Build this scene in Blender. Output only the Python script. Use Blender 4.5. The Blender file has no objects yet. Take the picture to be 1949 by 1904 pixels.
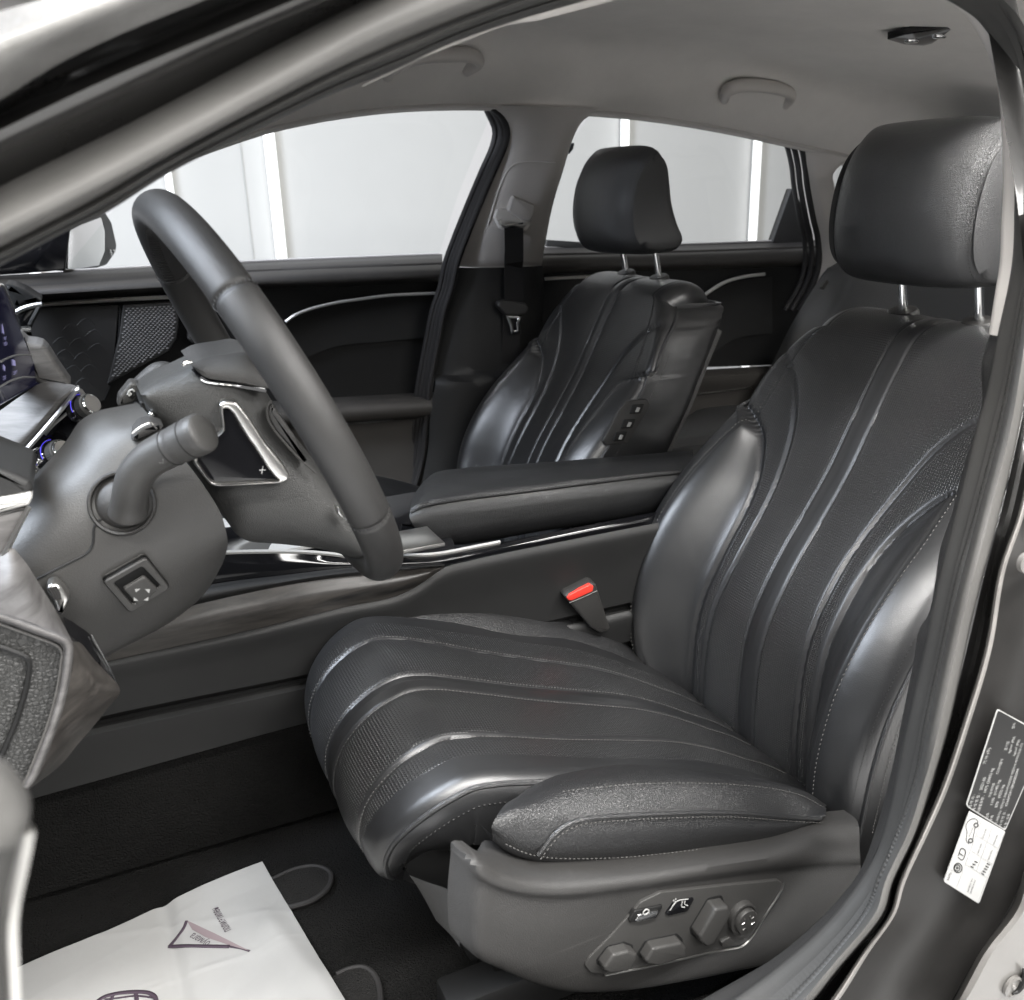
import bpy, bmesh, math, random
from math import sin, cos, pi, radians, sqrt, atan2
from mathutils import Vector, Matrix, noise
random.seed(7)
V = Vector
scene = bpy.context.scene
COL = scene.collection

# ------------------------------------------------------------------ camera
CAM_F, CAM_W, CAM_H = 1760.0, 1949.0, 1904.0
CAM_POS = V((-0.96, -0.90, 0.85))
_p, _y, _r = radians(19), radians(24), radians(1.7)
_h = V((sin(_y), cos(_y), 0)); _rt = V((cos(_y), -sin(_y), 0)); _z = V((0, 0, 1))
FW = _h * cos(_p) - _z * sin(_p); _up = _h * sin(_p) + _z * cos(_p)
RT = _rt * cos(_r) - _up * sin(_r); UP = _rt * sin(_r) + _up * cos(_r)
cd = bpy.data.cameras.new('camera'); cam = bpy.data.objects.new('camera', cd); COL.objects.link(cam)
m = Matrix.Identity(4)
for i in range(3):
    m[i][0] = RT[i]; m[i][1] = UP[i]; m[i][2] = -FW[i]; m[i][3] = CAM_POS[i]
cam.matrix_world = m
cd.sensor_fit = 'HORIZONTAL'; cd.sensor_width = 36; cd.lens = CAM_F / CAM_W * 36
cd.clip_start = 0.02; cd.clip_end = 60
cd.dof.use_dof = True; cd.dof.focus_distance = 1.15; cd.dof.aperture_fstop = 9.0
scene.camera = cam

# ------------------------------------------------------------------ light
world = bpy.data.worlds.new('World'); scene.world = world; world.use_nodes = True
bg = world.node_tree.nodes['Background']
bg.inputs['Color'].default_value = (0.93, 0.96, 1.0, 1); bg.inputs['Strength'].default_value = 0.045
scene.view_settings.view_transform = 'Standard'; scene.view_settings.look = 'None'
scene.view_settings.exposure = 0.34; scene.view_settings.gamma = 1.0
scene.cycles.max_bounces = 8; scene.cycles.diffuse_bounces = 4; scene.cycles.glossy_bounces = 4
scene.cycles.transparent_max_bounces = 12
scene.cycles.use_denoising = True
scene.cycles.caustics_reflective = False; scene.cycles.caustics_refractive = False

def area(name, loc, target, sx, sy, power, col=(1, 0.98, 0.95)):
    l = bpy.data.lights.new(name, 'AREA'); l.shape = 'RECTANGLE'; l.size = sx; l.size_y = sy
    l.energy = power; l.color = col
    o = bpy.data.objects.new(name, l); COL.objects.link(o); o.location = loc
    d = V(target) - V(loc); o.rotation_euler = d.to_track_quat('-Z', 'Y').to_euler()
    return o
# the hall's ceiling LED strips: over the open door, ahead of the windscreen, behind and beyond the car; plus an added floor fill
area('ceiling_strip_door', (-0.5, -0.98, 1.85), (-0.45, 0.05, 0.3), 2.8, 0.14, 95)
area('ceiling_strip_outer', (0.2, -2.6, 1.9), (-0.2, 0.2, 0.4), 3.4, 0.30, 26)
area('ceiling_strip_front', (-2.6, 0.2, 2.1), (-0.5, 0.2, 0.4), 0.35, 2.8, 240, (0.82, 0.88, 1.0))
area('ceiling_strip_far', (0.4, 2.1, 2.7), (0.4, 2.7, 0.4), 6.0, 0.4, 26)
area('floor_bounce_fill', (-0.2, -2.1, 1.7), (-0.2, -1.9, -0.4), 3.6, 0.5, 72)  # added lamp, lights the unseen ground so it bounces onto the roof lining

# ------------------------------------------------------------------ geometry helpers
def ray(px, py):
    return RT * ((px - 974.5) / CAM_F) + UP * ((952 - py) / CAM_F) + FW
def PJ(p):
    q = V(p) - CAM_POS; w = q.dot(FW); return (974.5 + CAM_F * q.dot(RT) / w, 952 - CAM_F * q.dot(UP) / w)
class Plane:
    def __init__(s, o, n): s.o = V(o); s.n = V(n).normalized()
    def hit(s, px, py):
        d = ray(px, py); return CAM_POS + d * ((s.o - CAM_POS).dot(s.n) / d.dot(s.n))
def PY(y): return Plane((0, y, 0), (0, -1, 0))
def PZ(z): return Plane((0, 0, z), (0, 0, 1))
def P3(a, b, c):
    """plane through three points that each are (px, py, y)"""
    a, b, c = [PY(q[2]).hit(q[0], q[1]) for q in (a, b, c)]
    n = (b - a).cross(c - a)
    if n.dot(CAM_POS - a) < 0: n = -n
    return Plane(a, n)
def L(pts, y=None):
    """traced line -> points; y: number, (y0, y1), or function of height; or per-point third value"""
    out = []
    n = len(pts)
    for i, q in enumerate(pts):
        if len(q) == 3: out.append(PY(q[2]).hit(q[0], q[1])); continue
        if callable(y):
            yy = y(0.6)
            for _ in range(6):
                p = PY(yy).hit(q[0], q[1]); yy = y(p.z)
            out.append(PY(yy).hit(q[0], q[1]))
        elif isinstance(y, tuple):
            out.append(PY(y[0] + (y[1] - y[0]) * i / max(1, n - 1)).hit(q[0], q[1]))
        else: out.append(PY(y).hit(q[0], q[1]))
    return out
def cr(pts, n, closed=False):
    """Catmull-Rom through pts, resampled to n points by arc length"""
    pts = [V(p) for p in pts]
    if len(pts) == 2 and not closed:
        return [pts[0].lerp(pts[1], i / (n - 1)) for i in range(n)]
    m = len(pts); dense = []; K = 14
    segs = m if closed else m - 1
    for i in range(segs):
        if closed: p0, p1, p2, p3 = pts[(i - 1) % m], pts[i], pts[(i + 1) % m], pts[(i + 2) % m]
        else:
            p1, p2 = pts[i], pts[i + 1]
            p0 = pts[i - 1] if i else p1 * 2 - p2
            p3 = pts[i + 2] if i + 2 < m else p2 * 2 - p1
        d1 = max((p1 - p0).length ** .5, 1e-5); d2 = max((p2 - p1).length ** .5, 1e-5); d3 = max((p3 - p2).length ** .5, 1e-5)
        m1 = ((p1 - p0) / d1 - (p2 - p0) / (d1 + d2) + (p2 - p1) / d2) * d2
        m2 = ((p2 - p1) / d2 - (p3 - p1) / (d2 + d3) + (p3 - p2) / d3) * d2
        for k in range(K):
            t = k / K; t2 = t * t; t3 = t2 * t
            dense.append(p1 * (2 * t3 - 3 * t2 + 1) + m1 * (t3 - 2 * t2 + t) + p2 * (-2 * t3 + 3 * t2) + m2 * (t3 - t2))
    dense.append(pts[0] if closed else pts[-1])
    return even(dense, n, closed)
def even(dense, n, closed=False):
    acc = [0.0]
    for a, b in zip(dense, dense[1:]): acc.append(acc[-1] + (b - a).length)
    T = acc[-1]; out = []; j = 0
    cnt = n if closed else n - 1
    for i in range(n):
        s = T * i / cnt
        while j < len(acc) - 2 and acc[j + 1] < s: j += 1
        d = acc[j + 1] - acc[j]
        out.append(dense[j].lerp(dense[j + 1], (s - acc[j]) / d if d > 0 else 0))
    return out
def lin(pts, n): return even([V(p) for p in pts], n)
def interp(tab, x):
    """piecewise smooth (monotone-ish) table lookup"""
    if x <= tab[0][0]: return tab[0][1]
    for i in range(len(tab) - 1):
        a, b = tab[i], tab[i + 1]
        if x <= b[0]:
            t = (x - a[0]) / (b[0] - a[0])
            s0 = (b[1] - tab[i - 1][1]) / (b[0] - tab[i - 1][0]) if i else (b[1] - a[1]) / (b[0] - a[0])
            s1 = (tab[i + 2][1] - a[1]) / (tab[i + 2][0] - a[0]) if i + 2 < len(tab) else (b[1] - a[1]) / (b[0] - a[0])
            h = b[0] - a[0]; t2 = t * t; t3 = t2 * t
            return a[1] * (2 * t3 - 3 * t2 + 1) + s0 * h * (t3 - 2 * t2 + t) + b[1] * (-2 * t3 + 3 * t2) + s1 * h * (t3 - t2)
    return tab[-1][1]
def sm(a, b, x):
    t = min(1, max(0, (x - a) / (b - a))); return t * t * (3 - 2 * t)

class MB:
    """collects faces, then links ONE mesh object"""
    def __init__(s): s.v = []; s.f = []; s.mi = []; s.uv = None
    def add(s, v, f, mi=0):
        o = len(s.v); s.v += [V(p) for p in v]; s.f += [tuple(i + o for i in q) for q in f]; s.mi += [mi] * len(f); return s
    def build(s, name, mats, parent=None, angle=40, flip=False, sub=0, weld=False):
        me = bpy.data.meshes.new(name)
        me.from_pydata([tuple(p) for p in s.v], [], [tuple(reversed(q)) for q in s.f] if flip else s.f)
        if not isinstance(mats, (list, tuple)): mats = [mats]
        for mt in mats: me.materials.append(mt)
        me.polygons.foreach_set('material_index', s.mi)
        if weld:
            b = bmesh.new(); b.from_mesh(me); bmesh.ops.remove_doubles(b, verts=b.verts, dist=2e-5)
            bmesh.ops.recalc_face_normals(b, faces=b.faces); b.to_mesh(me); b.free()
        if s.uv:
            ul = me.uv_layers.new(name='UVMap')
            ul.data.foreach_set('uv', [c for l in me.loops for c in s.uv[l.vertex_index]])
        me.shade_smooth()
        if angle: me.set_sharp_from_angle(angle=radians(angle))
        o = bpy.data.objects.new(name, me); COL.objects.link(o)
        if parent is not None:
            o.parent = parent; o.matrix_parent_inverse = Matrix.Translation(-wloc(parent))
        if sub:
            md = o.modifiers.new('subsurf', 'SUBSURF'); md.levels = md.render_levels = sub
        return o
def wloc(o):
    p = V((0, 0, 0))
    if o.type == 'EMPTY' and o.parent is None: p = V(o.location)
    return p
def grid(rows, closed_u=False, closed_v=False):
    """rows: list of equal-length point lists -> verts, faces"""
    nr, nc = len(rows), len(rows[0]); v = [p for r in rows for p in r]; f = []
    for i in range(nr if closed_v else nr - 1):
        for j in range(nc if closed_u else nc - 1):
            a = i * nc + j; b = i * nc + (j + 1) % nc; c = ((i + 1) % nr) * nc + (j + 1) % nc; d = ((i + 1) % nr) * nc + j
            f.append((a, b, c, d))
    return v, f
def loft(lines, n=40, sub=1, smooth=True, lined=False):
    """strip surface through traced lines; sub>1 smooths across them"""
    rows = [(lin if lined else cr)(l, n) for l in lines]
    if sub > 1:
        cols = [cr([r[i] for r in rows], (len(rows) - 1) * sub + 1) if smooth else None for i in range(n)]
        rows = [[c[k] for c in cols] for k in range(len(cols[0]))]
    return grid(rows)
def frames(path, closed=False, up=None):
    n = len(path); T = []
    for i in range(n):
        a = path[(i - 1) % n] if closed or i else path[0]; b = path[(i + 1) % n] if closed or i < n - 1 else path[-1]
        T.append((b - a).normalized())
    N = []
    if up is not None:
        for t in T: q = V(up) - t * t.dot(V(up)); N.append(q.normalized())
    else:
        q = T[0].orthogonal().normalized()
        for t in T: q = (q - t * t.dot(q)).normalized(); N.append(q)
    return T, N, [t.cross(q) for t, q in zip(T, N)]
def sweep(path, prof, up=None, closed=False, prof_closed=True, caps=True, scale=None):
    """prof: (a, b) offsets along (N, B)"""
    T, N, B = frames(path, closed, up); rows = []
    for i, p in enumerate(path):
        s = scale(i / (len(path) - 1)) if scale else 1
        rows.append([p + N[i] * (a * s) + B[i] * (b * s) for a, b in prof])
    v, f = grid(rows, prof_closed, closed)
    if caps and not closed and prof_closed:
        k = len(prof); f.append(tuple(range(k))); f.append(tuple(reversed(range(len(v) - k, len(v)))))
    return v, f
def circ(r, k=12, ry=None): return [(r * cos(2 * pi * i / k), (ry or r) * sin(2 * pi * i / k)) for i in range(k)]
def tube(pts, r, n=None, k=12, closed=False, taper=None, up=None):
    path = cr(pts, n or max(8, len(pts) * 6), closed)
    return sweep(path, circ(r, k), up=up, closed=closed, scale=taper)
def rounded(poly, r, k=5):
    """round the corners of a 2-D polygon; r number or list"""
    out = []; n = len(poly)
    for i in range(n):
        p = V(poly[i]); a = V(poly[i - 1]) - p; b = V(poly[(i + 1) % n]) - p
        rr = r[i] if isinstance(r, (list, tuple)) else r
        la, lb = a.length, b.length
        if rr <= 0 or la < 1e-9 or lb < 1e-9: out.append(p); continue
        ang = a.angle(b); d = min(rr / max(1e-4, math.tan(ang / 2)), la * .48, lb * .48)
        p0 = p + a / la * d; p1 = p + b / lb * d
        for j in range(k + 1):
            t = j / k; out.append(p0 * (1 - t) ** 2 + p * 2 * t * (1 - t) + p1 * t * t)
    return out
def area2(poly): return sum(poly[i - 1].x * poly[i].y - poly[i].x * poly[i - 1].y for i in range(len(poly))) / 2
def inset(poly, d):
    n = len(poly); out = []
    for i in range(n):
        a = (poly[i] - poly[i - 1]); b = (poly[(i + 1) % n] - poly[i])
        a = a.normalized() if a.length > 1e-9 else b.normalized(); b = b.normalized() if b.length > 1e-9 else a
        na = V((-a.y, a.x)); nb = V((-b.y, b.x)); q = na + nb
        if q.length < 1e-6: q = na
        q.normalize(); c = max(.35, q.dot(na)); out.append(poly[i] + q * (d / c))
    return out
def slab(pts3, plane, depth, bev=0.0015, r=0.003, front=0.0, k=4, crown=0, open_back=False):
    """solid plate: outline pts3 (lying about on plane), its front `front` proud of the plane, going `depth` back, front edge rounded by bev"""
    n = plane.n; u = n.orthogonal().normalized(); w = n.cross(u)
    poly = [V(((p - plane.o).dot(u), (p - plane.o).dot(w))) for p in pts3]
    poly = rounded(poly, r, 4) if r else poly
    if area2(poly) < 0: poly.reverse()
    def lift(pl, h): return [plane.o + u * q.x + w * q.y + n * h for q in pl]
    rows = [lift(poly, front - depth)]
    for i in range(k + 1):
        a = pi / 2 * i / k
        rows.append(lift(inset(poly, bev * (1 - cos(a))), front - bev + bev * sin(a)))
    v, f = grid(rows, True); c = len(poly)
    f = [tuple(q) for q in f]
    if crown:
        cc = sum((p for p in rows[-1]), V((0, 0, 0))) / c
        prev = len(v) - c
        for s_, hh in ((.85, .45), (.6, .8), (.3, .97)):
            v += [cc + (p - cc) * s_ + n * (crown * hh) for p in rows[-1]]
            q0 = len(v) - c
            f += [(prev + j, prev + (j + 1) % c, q0 + (j + 1) % c, q0 + j) for j in range(c)]
            prev = q0
        v.append(cc + n * crown); f += [(prev + j, prev + (j + 1) % c, len(v) - 1) for j in range(c)]
    else:
        f.append(tuple(range(len(v) - c, len(v))))
    if not open_back: f.append(tuple(reversed(range(c))))
    return v, f
def plate(pix, plane, depth, bev=0.0015, r=0.003, front=0.0, smooth=0, **kw):
    pts = [plane.hit(*q) for q in pix]
    if smooth: pts = cr(pts, smooth, True)
    return slab(pts, plane, depth, bev, r, front, **kw)
def ringplate(outer, inner, plane, depth, bev=0.001, front=0.0, n=64):
    """a frame between two closed traced outlines"""
    n_ = plane.n
    O = even_closed([plane.hit(*q) for q in outer], n); I = match(O, even_closed([plane.hit(*q) for q in inner], n))
    mid = [(a + b) / 2 for a, b in zip(O, I)]
    def pull(a, b, d): return [p + (q - p).normalized() * min(d, (q - p).length * .45) for p, q in zip(a, b)]
    rows = [[p + n_ * (front - depth) for p in O], [p + n_ * (front - bev) for p in O], [p + n_ * (front - bev * .3) for p in pull(O, I, bev * .4)], [p + n_ * front for p in pull(O, I, bev)],
            [p + n_ * front for p in pull(I, O, bev)], [p + n_ * (front - bev * .3) for p in pull(I, O, bev * .4)], [p + n_ * (front - bev) for p in I], [p + n_ * (front - depth) for p in I]]
    return grid(rows, True)
def even_closed(pts, n): return even(pts + [pts[0]], n, True)
def match(O, I):
    n = len(O); best = None
    for rev in (False, True):
        J = list(reversed(I)) if rev else I
        for s in range(n):
            c = sum((O[i] - J[(i + s) % n]).length_squared for i in range(0, n, 4))
            if best is None or c < best[0]: best = (c, rev, s)
    J = list(reversed(I)) if best[1] else I
    return [J[(i + best[2]) % n] for i in range(n)]
def box(c, sx, sy, sz, rot=None, bev=0.0):
    b = bmesh.new(); bmesh.ops.create_cube(b, size=1)
    for q in b.verts: q.co = V((q.co.x * sx, q.co.y * sy, q.co.z * sz))
    if bev: bmesh.ops.bevel(b, geom=b.edges[:], offset=bev, segments=2, affect='EDGES', profile=.5)
    v = [(rot @ q.co if rot else q.co) + V(c) for q in b.verts]; b.verts.index_update()
    f = [tuple(x.index for x in q.verts) for q in b.faces]; b.free(); return v, f
def disc(c, n, prof, k=32, ry=1.0, u=None):
    """lathe: prof list of (radius, height along n)"""
    n = V(n).normalized(); u = V(u) if u else n.orthogonal(); u = (u - n * u.dot(n)).normalized(); w = n.cross(u)
    rows = [[V(c) + u * (r * cos(2 * pi * i / k)) + w * (r * ry * sin(2 * pi * i / k)) + n * hh for i in range(k)] for r, hh in prof]
    v, f = grid(rows, True); f.append(tuple(range(len(v) - k, len(v)))); f.append(tuple(reversed(range(k)))); return v, f
def stitches(path, nrm, ln=0.0038, gap=0.0016, r=0.00055, lift=0.0006):
    """little thread capsules laid along a path; nrm: normal per point or one vector"""
    acc = 0; mb = MB(); tot = sum((b - a).length for a, b in zip(path, path[1:]))
    k = int(tot / (ln + gap)); pts = even(path, max(2, k * 2 + 1)) if k > 0 else []
    for i in range(k):
        a, b = pts[2 * i], pts[2 * i + 1]; b = a + (pts[2 * i + 2] - a) * (ln / (ln + gap))
        nv = nrm(i / k) if callable(nrm) else V(nrm)
        t = (b - a).normalized(); s = t.cross(nv).normalized(); nv = s.cross(t)
        a = a + nv * lift; b = b + nv * lift
        vs = [a - nv * r, a + s * r * .7 + t * r, a + nv * r + t * r * 1.5, a - s * r * .7 + t * r, b - nv * r, b + s * r * .7 - t * r, b + nv * r - t * r * 1.5, b - s * r * .7 - t * r]
        mb.add(vs, [(0, 1, 2, 3), (7, 6, 5, 4), (0, 4, 5, 1), (1, 5, 6, 2), (2, 6, 7, 3), (3, 7, 4, 0)])
    return mb
def text(body, size, origin, xdir, ydir, mat, name, parent, align='LEFT', extrude=0.0, xs=1.0, bold=0):
    """flat print made into a mesh, its letters lying in the plane of xdir, ydir"""
    cu = bpy.data.curves.new(name, 'FONT'); cu.body = body; cu.size = size; cu.align_x = align; cu.resolution_u = 3
    cu.extrude = extrude; cu.offset = bold
    o = bpy.data.objects.new(name, cu); COL.objects.link(o)
    dg = bpy.context.evaluated_depsgraph_get(); me = bpy.data.meshes.new_from_object(o.evaluated_get(dg))
    bpy.data.objects.remove(o); bpy.data.curves.remove(cu)
    x = V(xdir).normalized(); y = V(ydir); y = (y - x * x.dot(y)).normalized(); z = x.cross(y)
    mb = MB(); mb.add([V(origin) + x * (q.co.x * xs) + y * q.co.y + z * q.co.z for q in me.vertices], [tuple(p.vertices) for p in me.polygons])
    bpy.data.meshes.remove(me)
    return mb.build(name, mat, parent, angle=0) if parent != 'mb' else mb

def thing(name, label, cat, loc=(0, 0, 0), group=None):
    o = bpy.data.objects.new(name, None); COL.objects.link(o); o.location = loc; o.empty_display_size = .05
    o['label'] = label; o['category'] = cat
    if group: o['group'] = group
    return o
def tag(o, label, cat=None, group=None, kind=None):
    if label: o['label'] = label
    if cat: o['category'] = cat
    if group: o['group'] = group
    if kind: o['kind'] = kind
    return o
def stuff(o): o['kind'] = 'stuff'; return o

# ------------------------------------------------------------------ materials
def mat(name, col, rough=.5, metal=0.0, spec=.5, bump=None, var=0.0, coat=0.0, extra=None, emit=None):
    """bump: list of (kind, scale, strength, distance); var: amount of cloudy value variation"""
    mt = bpy.data.materials.new(name); mt.use_nodes = True; nt = mt.node_tree; N = nt.nodes; K = nt.links
    b = N['Principled BSDF']; b.inputs['Base Color'].default_value = (*col, 1); b.inputs['Roughness'].default_value = rough
    b.inputs['Metallic'].default_value = metal; b.inputs['Specular IOR Level'].default_value = spec
    if coat: b.inputs['Coat Weight'].default_value = coat; b.inputs['Coat Roughness'].default_value = .06
    if emit: b.inputs['Emission Color'].default_value = (*emit[0], 1); b.inputs['Emission Strength'].default_value = emit[1]
    tc = N.new('ShaderNodeTexCoord')
    if var:
        nz = N.new('ShaderNodeTexNoise'); nz.inputs['Scale'].default_value = 9; nz.inputs['Detail'].default_value = 8; nz.inputs['Roughness'].default_value = .65
        K.new(tc.outputs['Object'], nz.inputs['Vector'])
        mr = N.new('ShaderNodeMapRange'); mr.inputs['From Min'].default_value = .3; mr.inputs['From Max'].default_value = .7
        mr.inputs['To Min'].default_value = 1 - var; mr.inputs['To Max'].default_value = 1 + var
        K.new(nz.outputs['Fac'], mr.inputs['Value'])
        mx = N.new('ShaderNodeVectorMath'); mx.operation = 'SCALE'; mx.inputs[0].default_value = col
        K.new(mr.outputs['Result'], mx.inputs['Scale']); K.new(mx.outputs['Vector'], b.inputs['Base Color'])
        m2 = N.new('ShaderNodeMapRange'); m2.inputs['From Min'].default_value = .3; m2.inputs['From Max'].default_value = .7
        m2.inputs['To Min'].default_value = max(.02, rough * (1 - var * .5)); m2.inputs['To Max'].default_value = min(1, rough * (1 + var * .5))
        K.new(nz.outputs['Fac'], m2.inputs['Value']); K.new(m2.outputs['Result'], b.inputs['Roughness'])
    prev = None
    for kind, sc, st, dist in (bump or []):
        if kind == 'leather':
            t = N.new('ShaderNodeTexVoronoi'); t.feature = 'DISTANCE_TO_EDGE'; t.inputs['Scale'].default_value = sc
            nn = N.new('ShaderNodeTexNoise'); nn.inputs['Scale'].default_value = sc * .6; K.new(tc.outputs['Object'], nn.inputs['Vector'])
            ma = N.new('ShaderNodeVectorMath'); ma.operation = 'MULTIPLY_ADD'; ma.inputs[1].default_value = (.9 / sc,) * 3
            K.new(nn.outputs['Color'], ma.inputs[0]); K.new(tc.outputs['Object'], ma.inputs[2]); K.new(ma.outputs['Vector'], t.inputs['Vector'])
            mr = N.new('ShaderNodeMapRange'); mr.inputs['From Max'].default_value = .22; K.new(t.outputs['Distance'], mr.inputs['Value']); out = mr.outputs['Result']
        elif kind == 'noise':
            t = N.new('ShaderNodeTexNoise'); t.inputs['Scale'].default_value = sc; t.inputs['Detail'].default_value = 4; K.new(tc.outputs['Object'], t.inputs['Vector']); out = t.outputs['Fac']
        elif kind == 'perf':           # rows of small holes, staggered, from the UV map (metres)
            uvn = N.new('ShaderNodeUVMap')
            sp = N.new('ShaderNodeSeparateXYZ'); K.new(uvn.outputs['UV'], sp.inputs[0])
            def wv(a, b_, s):
                q = N.new('ShaderNodeMath'); q.operation = 'MULTIPLY_ADD'; q.inputs[1].default_value = s; K.new(a, q.inputs[0])
                q2 = N.new('ShaderNodeMath'); q2.operation = 'MULTIPLY'; q2.inputs[1].default_value = s * b_; K.new(sp.outputs['Y'], q2.inputs[0]); K.new(q2.outputs[0], q.inputs[2])
                c = N.new('ShaderNodeMath'); c.operation = 'SINE'; K.new(q.outputs[0], c.inputs[0]); return c.outputs[0]
            a = wv(sp.outputs['X'], 1.0, sc); c = wv(sp.outputs['X'], -1.0, sc)
            q = N.new('ShaderNodeMath'); q.operation = 'MULTIPLY'; K.new(a, q.inputs[0]); K.new(c, q.inputs[1])
            mr = N.new('ShaderNodeMapRange'); mr.inputs['From Min'].default_value = .12; mr.inputs['From Max'].default_value = .55; mr.inputs['To Min'].default_value = 1; mr.inputs['To Max'].default_value = 0
            K.new(q.outputs[0], mr.inputs['Value']); out = mr.outputs['Result']
            at = N.new('ShaderNodeAttribute'); at.attribute_name = 'perf'
            q3 = N.new('ShaderNodeMix'); q3.data_type = 'FLOAT'; K.new(at.outputs['Fac'], q3.inputs[0]); q3.inputs[2].default_value = 1; K.new(out, q3.inputs[3]); out = q3.outputs[0]
            # the holes themselves are dark
            base = b.inputs['Base Color']
            cm = N.new('ShaderNodeMix'); cm.data_type = 'RGBA'; K.new(out, cm.inputs[0]); cm.inputs[6].default_value = (.004, .004, .004, 1)
            if base.links: K.new(base.links[0].from_socket, cm.inputs[7])
            else: cm.inputs[7].default_value = (*col, 1)
            K.new(cm.outputs[2], base)
        elif kind == 'wave':
            t = N.new('ShaderNodeTexWave'); t.inputs['Scale'].default_value = sc; t.inputs['Distortion'].default_value = 0; K.new(tc.outputs['Object'], t.inputs['Vector']); out = t.outputs['Fac']
        bp = N.new('ShaderNodeBump'); bp.inputs['Strength'].default_value = st; bp.inputs['Distance'].default_value = dist
        K.new(out, bp.inputs['Height'])
        if prev: K.new(prev.outputs['Normal'], bp.inputs['Normal'])
        prev = bp
    if prev: K.new(prev.outputs['Normal'], b.inputs['Normal'])
    for kind, sc, thr, c2 in (extra or []):      # wear with a shape of its own: long thin scuffs, dust specks
        mp = N.new('ShaderNodeMapping'); K.new(tc.outputs['Object'], mp.inputs['Vector']); mp.inputs['Scale'].default_value = sc
        if kind == 'scuff':
            mp.inputs['Rotation'].default_value = (0, .12, 0)
            t = N.new('ShaderNodeTexNoise'); t.inputs['Scale'].default_value = 1; t.inputs['Detail'].default_value = 6; t.inputs['Roughness'].default_value = .7; o_ = t.outputs['Fac']
        else:
            t = N.new('ShaderNodeTexVoronoi'); t.inputs['Scale'].default_value = 1; o_ = t.outputs['Distance']
        K.new(mp.outputs['Vector'], t.inputs['Vector'])
        mr = N.new('ShaderNodeMapRange'); mr.inputs['From Min'].default_value = thr[0]; mr.inputs['From Max'].default_value = thr[1]; mr.inputs['To Max'].default_value = thr[2]; K.new(o_, mr.inputs['Value'])
        mx = N.new('ShaderNodeMix'); mx.data_type = 'RGBA'; K.new(mr.outputs['Result'], mx.inputs[0]); mx.inputs[7].default_value = (*c2, 1)
        bi = b.inputs['Base Color']
        if bi.links: K.new(bi.links[0].from_socket, mx.inputs[6])
        else: mx.inputs[6].default_value = (*col, 1)
        K.new(mx.outputs[2], bi)
    return mt
def woodmat(name, c0, c1, rough=.35, axis=(0, 0, 0), scale=(3, 60, 60), coat=.0):
    mt = mat(name, c0, rough, coat=coat); nt = mt.node_tree; N = nt.nodes; K = nt.links; b = N['Principled BSDF']
    tc = N.new('ShaderNodeTexCoord'); mp = N.new('ShaderNodeMapping'); mp.inputs['Rotation'].default_value = axis; mp.inputs['Scale'].default_value = scale
    K.new(tc.outputs['Object'], mp.inputs['Vector'])
    nz = N.new('ShaderNodeTexNoise'); nz.inputs['Scale'].default_value = 1; nz.inputs['Detail'].default_value = 9; nz.inputs['Roughness'].default_value = .68; nz.inputs['Distortion'].default_value = .6
    K.new(mp.outputs['Vector'], nz.inputs['Vector'])
    rp = N.new('ShaderNodeValToRGB'); rp.color_ramp.elements[0].position = .32; rp.color_ramp.elements[0].color = (*c0, 1); rp.color_ramp.elements[1].position = .7; rp.color_ramp.elements[1].color = (*c1, 1)
    K.new(nz.outputs['Fac'], rp.inputs['Fac']); K.new(rp.outputs['Color'], b.inputs['Base Color'])
    bp = N.new('ShaderNodeBump'); bp.inputs['Strength'].default_value = .25; bp.inputs['Distance'].default_value = .0004
    K.new(nz.outputs['Fac'], bp.inputs['Height']); K.new(bp.outputs['Normal'], b.inputs['Normal'])
    return mt
M = {}
M['leather'] = mat('black_leather', (.017, .0172, .018), .33, spec=.9, bump=[('leather', 580, .42, .0008), ('noise', 45, .12, .002)], var=.10)
M['perf'] = mat('perforated_leather', (.017, .0172, .018), .34, spec=.9, bump=[('leather', 520, .12, .0005), ('perf', 880, .8, .0014), ('noise', 40, .12, .002)], var=.10)
M['wheel_leather'] = mat('wheel_leather', (.024, .0235, .023), .42, spec=.5, bump=[('leather', 1000, .26, .0005)], var=.08)
M['shield'] = mat('scuffed_black_plastic', (.036, .035, .034), .44, spec=.5, bump=[('leather', 620, .30, .0007)], var=.08, extra=[('scuff', (5, 5, 160), (.61, .71, .30), (.12, .116, .112))])
M['plastic'] = mat('grained_black_plastic', (.032, .031, .030), .46, spec=.5, bump=[('leather', 700, .35, .0007)], var=.08)
M['plastic_fine'] = mat('fine_grey_plastic', (.042, .041, .0395), .46, spec=.45, bump=[('noise', 900, .45, .0007)], var=.06)
M['plastic_grain'] = mat('grained_hub_plastic', (.034, .034, .033), .44, spec=.5, bump=[('leather', 620, .38, .0008)], var=.05)
M['pebble'] = mat('pebbled_black_leather', (.030, .030, .029), .42, spec=.5, bump=[('leather', 300, .6, .0012)], var=.05)
M['soft'] = mat('soft_black_trim', (.017, .017, .017), .5, spec=.4, bump=[('leather', 800, .15, .0004)], var=.1)
M['dark'] = mat('dark_trim', (.011, .011, .011), .55, spec=.3, var=.1)
M['gloss'] = mat('piano_black', (.006, .006, .007), .08, spec=.6)
M['chrome'] = mat('chrome', (.80, .80, .79), .12, metal=1)
M['satin'] = mat('satin_silver', (.62, .61, .59), .30, metal=1, bump=[('noise', 900, .06, .0002)])
M['headliner'] = mat('grey_headliner_cloth', (.68, .655, .625), .95, spec=.15, bump=[('noise', 1400, .35, .0005)], var=.05)
M['pillar'] = mat('grey_pillar_trim', (.52, .495, .47), .58, spec=.35, bump=[('leather', 900, .15, .0003)], var=.04)
M['rubber'] = mat('black_rubber', (.024, .023, .023), .62, spec=.35, bump=[('noise', 300, .12, .0004)], var=.15)
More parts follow.
